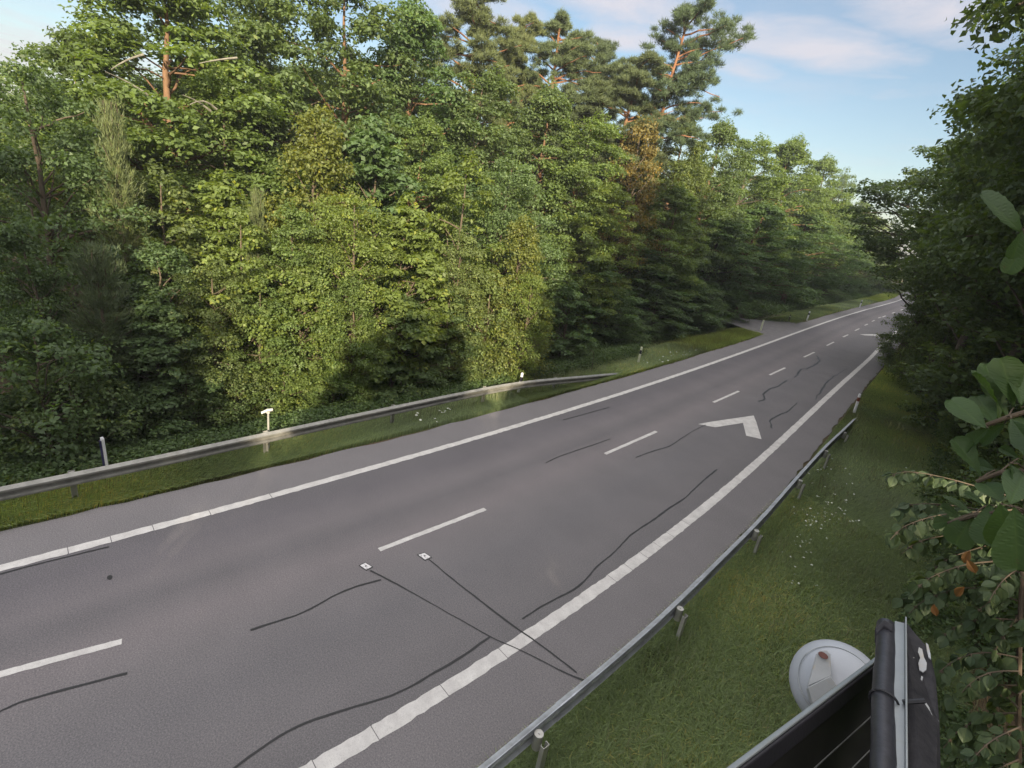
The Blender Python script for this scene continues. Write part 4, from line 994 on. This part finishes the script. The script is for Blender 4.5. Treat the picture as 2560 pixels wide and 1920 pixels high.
# loose grit along the asphalt edges
def grit():
    rng = np.random.RandomState(8); V, F = [], []; n = 2600
    for k in range(n):
        y = rng.uniform(1.5, 16); x = float(xAR(y))+abs(rng.normal())*.13-.09; s = rng.uniform(.006, .022)
        b = len(V); V += [(x+dx*s*rng.uniform(.6, 1.2), y+dy*s*rng.uniform(.6, 1.2), .004+dz*s) for dx, dy, dz in ((1, 0, 0), (0, 1, 0), (-1, 0, 0), (0, -1, 0), (0, 0, .9))]
        F += [(b+i, b+(i+1) % 4, b+4) for i in range(4)]
    o = mesh_np('edge_grit', np.array(V), np.array(F), M['gritm']); tag(o, 'loose grit and crumbs along the right asphalt edge', 'grit', kind='stuff')
M['gritm'] = simple('stone grit', (.25, .24, .22), .9, 0, .4, 30)
grit()

# ------------------------------------------------------------------ near leaves at the right edge
def leaf_outline(kind, n):
    """half outline (t along, w across)"""
    t = np.linspace(0, 1, n)
    if kind == 'alder': w = .40*np.sin(np.pi*np.clip(t, 0, 1)**1.25)**.62*(.55+.55*t); w[0] = .01; w[-1] = .03; w = w*(1+.04*(np.arange(n) % 2)); t = np.where(t > .97, .955, t)
    else: w = .33*np.sin(np.pi*t**.66)**1.0; w[0] = .02; w[-1] = 0.0; w = w*(1+.035*(np.arange(n) % 2))
    return t, w
def big_leaf(base, tip, nrm, kind, width=1.0, cup=.10, droop=.12):
    base = np.asarray(base, float); tip = np.asarray(tip, float); A = tip-base; L = np.linalg.norm(A); A = A/L
    nrm = nrm-A*(nrm@A); nrm = nrm/np.linalg.norm(nrm); B = np.cross(nrm, A); n_, hm = (33, 5) if kind == 'alder' else (11, 3)
    t, w = leaf_outline(kind, n_); V = []; m = 2*hm+1; vein = []; ph = rng.uniform(0, 6); tw_ = rng.uniform(-.25, .25)
    for i, (tt, ww) in enumerate(zip(t, w)):
        for j in range(-hm, hm+1):
            f = j/hm; vn = math.cos(2*math.pi*(tt*7.5-abs(f)*1.3*ww*3)); rip = .008*vn*abs(f)**.5+.03*math.sin(tt*5+ph)*f*abs(f)
            V.append(base+A*L*(tt+abs(f)*ww*.18)+B*L*ww*f*width+nrm*L*(cup*abs(f)**1.3*ww*1.6-droop*tt*tt+rip+tw_*f*ww*tt))
            vein.append(1.0 if j == 0 else max(0.0, vn)**4*.85)
    F = [(i*m+j, i*m+j+1, (i+1)*m+j+1, (i+1)*m+j) for i in range(len(t)-1) for j in range(m-1)]
    return V, F, vein
def near_leaf_mat(name, c, tr):
    m, t = new_mat(name); co = objco(t)
    a = nd(t, 'ShaderNodeAttribute', attribute_name='var')
    n = noise(t, co, 9, 5, .6); cc = ramp(t, n, [(.3, tuple(x*.7 for x in c)), (.7, tuple(x*1.3 for x in c))])
    cc = mixc_(t, mth('MULTIPLY', mth('POWER', a.outputs['Fac'], 3, tree=t), .35, tree=t), cc, (c[0]*2.4, c[1]*1.9, c[2]*1.7))
    n5 = noise(t, co, 3.5, 3, .5); cc = mixc_(t, 1.0, cc, ramp(t, n5, [(.35, (.7, .8, .75)), (.65, (1.45, 1.3, .9))]), 'MULTIPLY')
    n6 = noise(t, co, 60, 3, .6); cc = mixc_(t, mth('MULTIPLY', mth('GREATER_THAN', n6, .70, tree=t), .6, tree=t), cc, (.10, .07, .03))
    geo = t.nodes.new('ShaderNodeNewGeometry'); cc = mixc_(t, mth('MULTIPLY', geo.outputs['Backfacing'], .45, tree=t), cc, (.07, .10, .06))
    p = pbsdf(t, cc, .5, 0, .3, bump(t, a.outputs['Fac'], .5, .002))
    trn = t.nodes.new('ShaderNodeBsdfTranslucent'); t.links.new(mixc_(t, 1.0, cc, (1.5, 1.5, .5), 'MULTIPLY'), trn.inputs[0])
    mx = t.nodes.new('ShaderNodeMixShader'); mx.inputs[0].default_value = tr; t.links.new(p, mx.inputs[1]); t.links.new(trn.outputs[0], mx.inputs[2])
    return fin(m, t, mx.outputs[0])
M['alder'] = near_leaf_mat('alder leaf', (.046, .098, .024), .32)
M['linden'] = near_leaf_mat('linden leaf', (.042, .068, .021), .16)
M['wither'] = near_leaf_mat('withered leaf', (.26, .10, .045), .2)
def leaves_mesh(name, specs, mat, parent, kind):
    V, F, A_ = [], [], []
    for (b, tp, nn, wd, cup, dr) in specs:
        v, f, a = big_leaf(b, tp, nn, kind, wd, cup, dr); k = len(V); V += v; F += [tuple(i+k for i in q) for q in f]; A_ += a
    o = mesh_np(name, np.array(V), np.array(F), mat, parent, smooth=True, attr=A_); return o
rng = np.random.RandomState(17)
# alder: trunk just outside the frame, boughs reaching in
ar = empty('alder_tree', (1.15, 1.55, -.1)); tag(ar, 'alder at the right edge with very large near leaves on twigs', 'tree')
def loc(P, root): return [np.asarray(p)-np.array(root.location) for p in P]
mb = MB(); mb.tube(loc([(1.15, 1.55, -.3), (1.18, 1.6, 3), (1.12, 1.62, 6), (1.15, 1.7, 9), (1.1, 1.75, 12)], ar), [.10, .09, .07, .05, .02], 10); mb.build('trunk', M['bark'], ar, smooth=True)
boughs = [
  [(1.14, 1.62, 7.3), near(2290, 520, 1.25), near(2222, 520, 1.25), near(2206, 500, 1.25)],
  [(1.14, 1.62, 6.9), near(2300, 830, 1.35), near(2235, 880, 1.35), near(2180, 905, 1.35), near(2120, 922, 1.36)],
  [(1.14, 1.62, 6.3), near(2290, 1130, 1.25), near(2225, 1100, 1.25), near(2160, 1085, 1.3), near(2100, 1110, 1.35), near(2050, 1130, 1.4)],
  [(1.14, 1.62, 6.6), near(2280, 1010, 1.3), near(2215, 985, 1.3), near(2150, 1015, 1.35), near(2110, 1040, 1.35)]]
# leaf: base pixel, tip pixel, distance, width factor
AL_ = [((2206, 500), (2116, 415), 1.22, .85), ((2208, 497), (2190, 560), 1.2, .9), ((2212, 490), (2250, 440), 1.2, .9), ((2212, 520), (2178, 590), 1.28, .7),
       ((2130, 925), (2052, 858), 1.32, .9), ((2135, 925), (2062, 985), 1.34, .8), ((2150, 918), (2110, 850), 1.36, .7), ((2160, 912), (2140, 780), 1.42, .6), ((2180, 905), (2104, 800), 1.40, .75),
       ((2190, 880), (2170, 770), 1.38, .8), ((2205, 880), (2200, 795), 1.36, .7), ((2185, 905), (2230, 970), 1.3, .8), ((2170, 915), (2115, 960), 1.38, .7),
       ((2120, 1030), (2068, 945), 1.36, .8), ((2150, 1015), (2095, 1000), 1.4, .9), ((2180, 1000), (2225, 1075), 1.28, .9), ((2200, 990), (2160, 965), 1.4, .8), ((2212, 985), (2218, 900), 1.35, .9),
       ((2100, 1108), (2045, 1072), 1.42, .7), ((2105, 1108), (2058, 1180), 1.36, .9), ((2140, 1090), (2120, 1175), 1.32, .9), ((2160, 1088), (2180, 1190), 1.22, 1.0), ((2190, 1095), (2205, 1240), 1.2, 1.0), ((2165, 1085), (2125, 1035), 1.3, .9),
       ((2180, 1090), (2215, 1020), 1.24, .9), ((2130, 1092), (2085, 1062), 1.4, .6), ((2060, 1125), (2010, 1130), 1.44, .7), ((2075, 1118), (2035, 1095), 1.46, .7), ((2215, 1100), (2250, 1180), 1.2, .9)]
sp = []
for (b, t_, D, wd) in AL_:
    B_, T_ = near(*b, D), near(*t_, D*rng.uniform(.97, 1.04)); nn = -ray(*b)*.8+np.array([0, 0, 1.0])+rng.normal(size=3)*.45
    sp.append((B_-np.array(ar.location), T_-np.array(ar.location), nn, wd, rng.uniform(.05, .22), rng.uniform(.02, .16)))
leaves_mesh('leaves', sp, M['alder'], ar, 'alder')
BP = np.vstack([smoothpath(loc(b, ar), .04, 3) for b in boughs])
for b in boughs: mb.tube(smoothpath(loc(b, ar), .08, 3), [.010*(1-.75*i/(len(smoothpath(loc(b, ar), .08, 3))-1))+.0012 for i in range(len(smoothpath(loc(b, ar), .08, 3)))], 7)
for s in sp:
    q = BP[np.argmin(np.linalg.norm(BP-s[0], axis=1))]
    mb.tube([q, (q+s[0])/2+np.array([0, 0, .004]), s[0]], [.0016, .0013, .0011], 5, cap=False)
mb.build('boughs', M['bark'], ar, smooth=True)

# young linden hanging below it
lr = empty('linden_tree', (.75, 3.3, -.1)); tag(lr, 'slender young linden with drooping heart shaped leaves filling the lower right edge', 'tree')
L0 = np.array(lr.location)
stem = [np.array([.55, 2.9, -.2]), near(2205, 1900, 5.0), near(2200, 1640, 4.1), near(2196, 1450, 3.7), near(2204, 1330, 3.6), near(2206, 1200, 3.5), near(2212, 1080, 3.5), near(2230, 900, 3.5)]
stem[0] = np.array([stem[1][0], stem[1][1], -.2])
st = smoothpath([p-L0 for p in stem], .2, 6)
mb = MB(); mb.tube(st, [.022*(1-.75*i/(len(st)-1))+.003 for i in range(len(st))], 8); mb.build('trunk', M['bark'], lr, smooth=True)
mb = MB(); sp = []; spw = []
def twig(P, nl, size, D):
    Q = smoothpath([p-L0 for p in P], .05, 3); mb.tube(Q, [.0032*(1-.8*i/(len(Q)-1))+.0008 for i in range(len(Q))], 5, cap=False)
    for k in range(nl):
        f = .12+.88*(k+rng.rand())/nl; i = min(len(Q)-2, int(f*(len(Q)-1))); q = Q[i]; tg = Q[i+1]-Q[i]; tg /= np.linalg.norm(tg)+1e-9
        sd = np.cross(tg, [0, 0, 1])*(1 if k % 2 else -1); out = tg*.4+sd*.8+np.array([0, 0, -.55])+rng.normal(size=3)*.35; out /= np.linalg.norm(out)
        b = q+out*size*.25; tp = b+(out+np.array([0, 0, -.5]))/1.3*size*rng.uniform(.7, 1.2)
        mb.tube([q, b], .0012, 3, cap=False)
        nn = np.array([0, 0, .8])+np.array([-.35, -.55, .2])+rng.normal(size=3)*.45
        sp.append((b, tp, nn, rng.uniform(.95, 1.2), rng.uniform(.02, .15), rng.uniform(0, .2)))
tw = [((2206, 1210), (2090, 1215), (1985, 1255)), ((2206, 1150), (2080, 1150), (1960, 1170)), ((2204, 1300), (2100, 1260), (1975, 1300)), ((2208, 1120), (2060, 1090), (1940, 1085)),
      ((2208, 1080), (2040, 1030), (1925, 1010)), ((2200, 1340), (2130, 1330), (2040, 1360)), ((2200, 1420), (2120, 1400), (2030, 1440)), ((2198, 1480), (2110, 1480), (2035, 1520)),
      ((2198, 1540), (2130, 1540), (2050, 1590)), ((2200, 1600), (2120, 1600), (2050, 1650)), ((2206, 1240), (2140, 1200), (2050, 1190)), ((2206, 1190), (2150, 1120), (2080, 1100)),
      ((2200, 1380), (2230, 1350), (2260, 1330)), ((2200, 1500), (2240, 1470), (2280, 1480)), ((2205, 1260), (2170, 1280), (2110, 1310)), ((2202, 1640), (2150, 1660), (2090, 1700)),
      ((2206, 1160), (2120, 1180), (2020, 1215)), ((2200, 1450), (2160, 1440), (2090, 1470)), ((2204, 1570), (2170, 1580), (2110, 1620)), ((2207, 1225), (2180, 1240), (2150, 1270)), ((2200, 1330), (2170, 1370), (2150, 1400)), ((2200, 1530), (2175, 1500), (2140, 1530)),
      ((2206, 1100), (2030, 1110), (1935, 1140)), ((2206, 1270), (2060, 1270), (1950, 1280))]
for k, (a, b, c) in enumerate(tw):
    D = 3.6+rng.uniform(-.35, .5)+(.25 if a[1] > 1450 else 0); nl = int(math.hypot(a[0]-c[0], a[1]-c[1])/4.2)+8
    twig([near(*a, 3.65), near(*b, (3.65+D)/2), near(*c, D), near(c[0]-12, c[1]+26, D)], nl, .060, D)
mb.build('twigs', M['bark'], lr)
leaves_mesh('leaves', sp, M['linden'], lr, 'linden')
# withered orange leaves caught on the twigs
sw = []
for (u, v) in ((2095, 1190), (2088, 1208), (2084, 1268), (2018, 1305)):
    b = near(u, v, 3.3)-L0; sw.append((b, b+np.array([rng.normal()*.02, rng.normal()*.02, -.06*rng.uniform(.6, 1.2)]), rng.normal(size=3)+np.array([-.3, -.6, .4]), .7, .5, .1))
leaves_mesh('withered_leaves', sw, M['wither'], lr, 'linden')['label'] = 'withered orange leaves'

# ------------------------------------------------------------------ the mast equipment at the lower right
# solar panel seen from behind the camera: its upper edge, cells and frame
A0 = near(1903, 1421, 1.50); B0 = near(1590, 1659, 1.02); C0 = near(1890, 1850, 1.70)
ux = (B0-A0); Lx = np.linalg.norm(ux); ux /= Lx; uy = (C0-A0); uy -= ux*(uy@ux); Ly = np.linalg.norm(uy); uy /= Ly; un = np.cross(ux, uy)
if un@(CAM-A0) < 0: un = -un
Rp = np.stack([ux, uy, un], 1)
pr = empty('solar_panel', A0); tag(pr, 'black solar panel with thin silver lines and pale edge at the bottom of the picture', 'solar panel')
def bx(mb, x0, x1, y0, y1, z0, z1): mb.box(Rp @ np.array([(x0+x1)/2, (y0+y1)/2, (z0+z1)/2]), (x1-x0, y1-y0, z1-z0), Rp)
m, t = new_mat('dark solar cells'); co = objco(t)
fin(m, t, pbsdf(t, ramp(t, noise(t, co, 12, 5, .6), [(.3, (.012, .011, .012)), (.7, (.030, .027, .027))]), .45, 0, .4)); M['cell'] = m
M['alu'] = simple('pale aluminium', (.30, .32, .33), .4, .5, .12, 8, dirt=(.3, .32, .3))
M['frame'] = simple('black frame', (.022, .020, .026), .5, 0, .3, 8)
Lx2 = .95; Ly2 = .62   # the upper corner is hidden by the conduit
mb = MB(); bx(mb, .0, Lx2, .02, Ly2, -.006, 0); mb.build('cells', M['cell'], pr)
mb = MB(); bx(mb, -.02, Lx2, -.002, .030, -.006, .008); bx(mb, -.02, .006, .031, Ly2, -.006, .008); mb.build('frame', M['frame'], pr, bevel=.003)
mb = MB(); bx(mb, -.02, Lx2, -.0075, -.0025, -.004, .005); mb.build('edge_strip', M['alu'], pr, bevel=.002)
mb = MB()
for y in (.105, .175, .245, .315, .385, .455, .525): bx(mb, .01, Lx2, y, y+.0022, .0015, .003)
mb.build('busbars', simple('busbar silver', (.24, .24, .24), .5, .2, .2, 20), pr)
# white housing behind the panel
dc = near(1806, 1482, 1.72); hr = empty('antenna_housing', dc); tag(hr, 'round white domed housing with a rusty bolted bracket, behind the solar panel', 'antenna')
ax = -ray(1800, 1478); ax /= np.linalg.norm(ax); ax = ax+np.array([0.10, 0.0, .35])*.6; ax /= np.linalg.norm(ax)
e1 = np.cross([0, 0, 1.0], ax); e1 /= np.linalg.norm(e1); e2 = np.cross(ax, e1)
V, F = [], []; nr, na = 14, 48; R0 = .108
prf = [(0, .062), (.25, .060), (.5, .052), (.72, .038), (.86, .022), (.93, .012), (.97, .004), (1.0, -.006), (1.0, -.03), (.96, -.05), (.8, -.07), (.4, -.085), (0, -.09)]
mb = MB(); fr = []
for k in range(na+1):
    a = 2*math.pi*k/na; rad = math.cos(a)*e1+math.sin(a)*e2; fr.append((np.zeros(3), rad*R0*(1+.04*math.cos(a-.6)), ax))
mb.sweep([(r_, z_*1.0) for r_, z_ in prf], fr); 
o = mb.build('dome', simple('aged white enamel', (.36, .38, .42), .38, 0, .06, 5, dirt=(.50, .52, .52)), hr, smooth=True)
mb = MB(); mb.tube([(math.cos(a)*e1+math.sin(a)*e2)*R0*.80+ax*.032 for a in np.linspace(0, 2*math.pi, 49)], .0012, 5, cap=False); mb.build('seam', M['alu'], hr)
def dp(u, v, off=.0): return near(u, v, 1.72-.085-off)-dc
M['enamel'] = simple('white enamel bracket', (.38, .39, .40), .45, 0, .1, 10, dirt=(.45, .38, .28))
pl = [dp(1764, 1412), dp(1771, 1405), (dp(1786, 1404)), dp(1794, 1412), dp(1796, 1461), dp(1745, 1482)]
mb = MB(); mb.prism(pl, -ax*.02); 
br = mb.build('bracket', M['enamel'], hr, bevel=.002)
bxp = [dp(1745, 1484, .03), dp(1794, 1460, .03), dp(1822, 1502, .02), dp(1762, 1545, .02)]
mb = MB(); mb.prism(bxp, -ax*.055); mb.build('bracket_box', M['enamel'], hr, bevel=.002)
M['rust'] = simple('rust stained bolt', (.12, .045, .035), .7, 0, .35, 30)
c_ = (dp(1778, 1416, .004)); mb = MB(); mb.prism([c_+(math.cos(a)*e1*.011+math.sin(a)*e2*.007) for a in np.linspace(0, 2*math.pi, 13)[:-1]], ax*.004); mb.build('bolt', M['rust'], br)
c_ = (dp(1774, 1535, .035)); mb = MB(); mb.prism([c_+(math.cos(a)*e1*.010+math.sin(a)*e2*.005) for a in np.linspace(0, 2*math.pi, 13)[:-1]], ax*.004); mb.build('rust_spot', simple('rust', (.30, .14, .05), .8, 0, .3, 30), br)
# mast: conduit, pale flat bar, black weathered board
c0 = near(1915, 1360, 1.42); mr = empty('camera_mast', c0); tag(mr, 'black cable conduit, pale metal bar and black board with white flakes, lower right', 'mast')
m, t = new_mat('rough black sleeve'); co = objco(t); n = noise(t, co, 60, 5, .7)
fin(m, t, pbsdf(t, ramp(t, n, [(.3, (.020, .020, .025)), (.7, (.038, .038, .048))]), .42, 0, .5, bump(t, n, .35, .0015))); M['sleeve'] = m
ctop = near(1914, 1352, 1.42); cbot = near(1898, 1900, .98)
cd_ = (cbot-ctop); tt = np.linspace(0, 1, 24)
mb = MB(); mb.tube([ctop+cd_*a-c0 + np.array([.0012*math.sin(a*12), .0012*math.cos(a*9), 0]) for a in tt], [.0168+.0004*math.sin(a*50) for a in tt], 20); mb.build('conduit', M['sleeve'], mr, smooth=True)
vy = cd_/np.linalg.norm(cd_); vz = -ray(1914, 1500); vz -= vy*(vz@vy); vz /= np.linalg.norm(vz); vx = np.cross(vy, vz)
if vx@RGT < 0: vx = -vx
Rm = np.stack([vx, vy, vz], 1)
cap = [near(1889, 1356, 1.375), near(1909, 1337, 1.375), near(1931, 1350, 1.375), near(1927, 1364, 1.375), near(1910, 1352, 1.375), near(1893, 1374, 1.375)]
mb = MB(); mb.prism([p-c0 for p in cap], -vz*.03); mb.build('end_cap', M['frame'], mr, bevel=.002)
# pale bar (angle profile)
p1, p2 = near(1938, 1352, 1.43), near(1928, 1900, 1.0)
def ribbon(a, b, wdt, th, off=0): return [(a-vx*wdt/2+vz*off, ), ]
mb = MB(); d_ = p2-p1
for (xo, wv, zo, th) in ((0, .017, -.004, .005), (.0100, .003, .005, .018)):
    c_ = (p1+p2)/2-c0+vx*(xo+.004)+vz*(zo+.012); dl = d_/np.linalg.norm(d_); xx = vx-dl*(vx@dl); xx /= np.linalg.norm(xx); zz = np.cross(xx, dl)
    mb.box(c_, (wv, np.linalg.norm(d_), th), np.stack([xx, dl, zz], 1))
mb.build('flat_bar', M['alu'], mr, bevel=.001)
# zip tie
tz = ctop+cd_*.42-c0
an = np.linspace(0, 2*math.pi, 25)
mb = MB(); mb.tube([tz+vx*(.0205)*math.cos(a)+vz*.0205*math.sin(a)+vy*.003*math.cos(a) for a in an], .0022, 6, cap=False); mb.tube([tz+vx*.026+vz*.01, tz+vx*.055+vz*.016-vy*.012], .004, 6); mb.build('cable_tie', M['black'], mr)
# board
bm, t = new_mat('black board with white flakes'); co = objco(t)
mp = t.nodes.new('ShaderNodeMapping'); mp.inputs['Scale'].default_value = (1, 1, .45); t.links.new(co, mp.inputs[0])
n = noise(t, mp.outputs[0], 15, 5, .6, .8); n2 = noise(t, co, 50, 6, .7)
f = mth('MULTIPLY', mth('SUBTRACT', n, .63, tree=t), 30, tree=t, clamp=True)
fin(bm, t, pbsdf(t, mixc_(t, f, ramp(t, n2, [(.3, (.014, .014, .018)), (.7, (.040, .038, .042))]), (.42, .43, .44)), .7, 0, .3, bump(t, n2, .5, .003)))
prof = [(1949, 1340), (1960, 1345), (1982, 1372), (2000, 1392), (2012, 1420), (2022, 1465), (2030, 1560), (2032, 1659), (2026, 1900), (1944, 1900)]
pts = []
for (u, v) in prof:
    f_ = (v-1340)/560.; pts.append(near(u, v, 1.45-.43*f_)-c0)
mb = MB(); mb.prism(pts, -vz*.03); mb.build('board', bm, mr, bevel=.003)

fl = [[(1985, 1398), (1992, 1402), (1996, 1420), (2002, 1432), (2001, 1446), (1994, 1452), (1986, 1447), (1984, 1432), (1988, 1420), (1983, 1408)],
      [(2000, 1388), (2005, 1392), (2010, 1412), (2011, 1424), (2006, 1420), (2002, 1404)], [(1958, 1497), (1965, 1500), (1968, 1511), (1964, 1515), (1958, 1508)],
      [(1957, 1549), (1963, 1556), (1961, 1562), (1957, 1558)], [(1958, 1633), (1967, 1638), (1968, 1652), (1962, 1660), (1956, 1655)], [(1990, 1460), (1994, 1462), (1992, 1470), (1989, 1468)], [(1968, 1417), (1975, 1420), (1972, 1425), (1966, 1423)]]
for k, P in enumerate(fl):
    pp = [near(u, v, 1.45-.43*(v-1340)/560.-.022)-c0 for u, v in P]; mb = MB(); mb.prism(pp, -vz*.002); mb.build('paint_flake', M['enamel'], mr)

# ------------------------------------------------------------------ the thin morning air
def haze():
    m, t = new_mat('thin morning haze'); pv = t.nodes.new('ShaderNodeVolumePrincipled')
    pv.inputs['Color'].default_value = (.86, .90, .95, 1); pv.inputs['Density'].default_value = 0.0008; pv.inputs['Anisotropy'].default_value = .3
    o = t.nodes.new('ShaderNodeOutputMaterial'); t.links.new(pv.outputs[0], o.inputs['Volume'])
    mb = MB(); mb.box((-50, 200, 16), (1500, 1700, 38)); h = mb.build('haze', m); tag(h, kind='stuff')
haze()
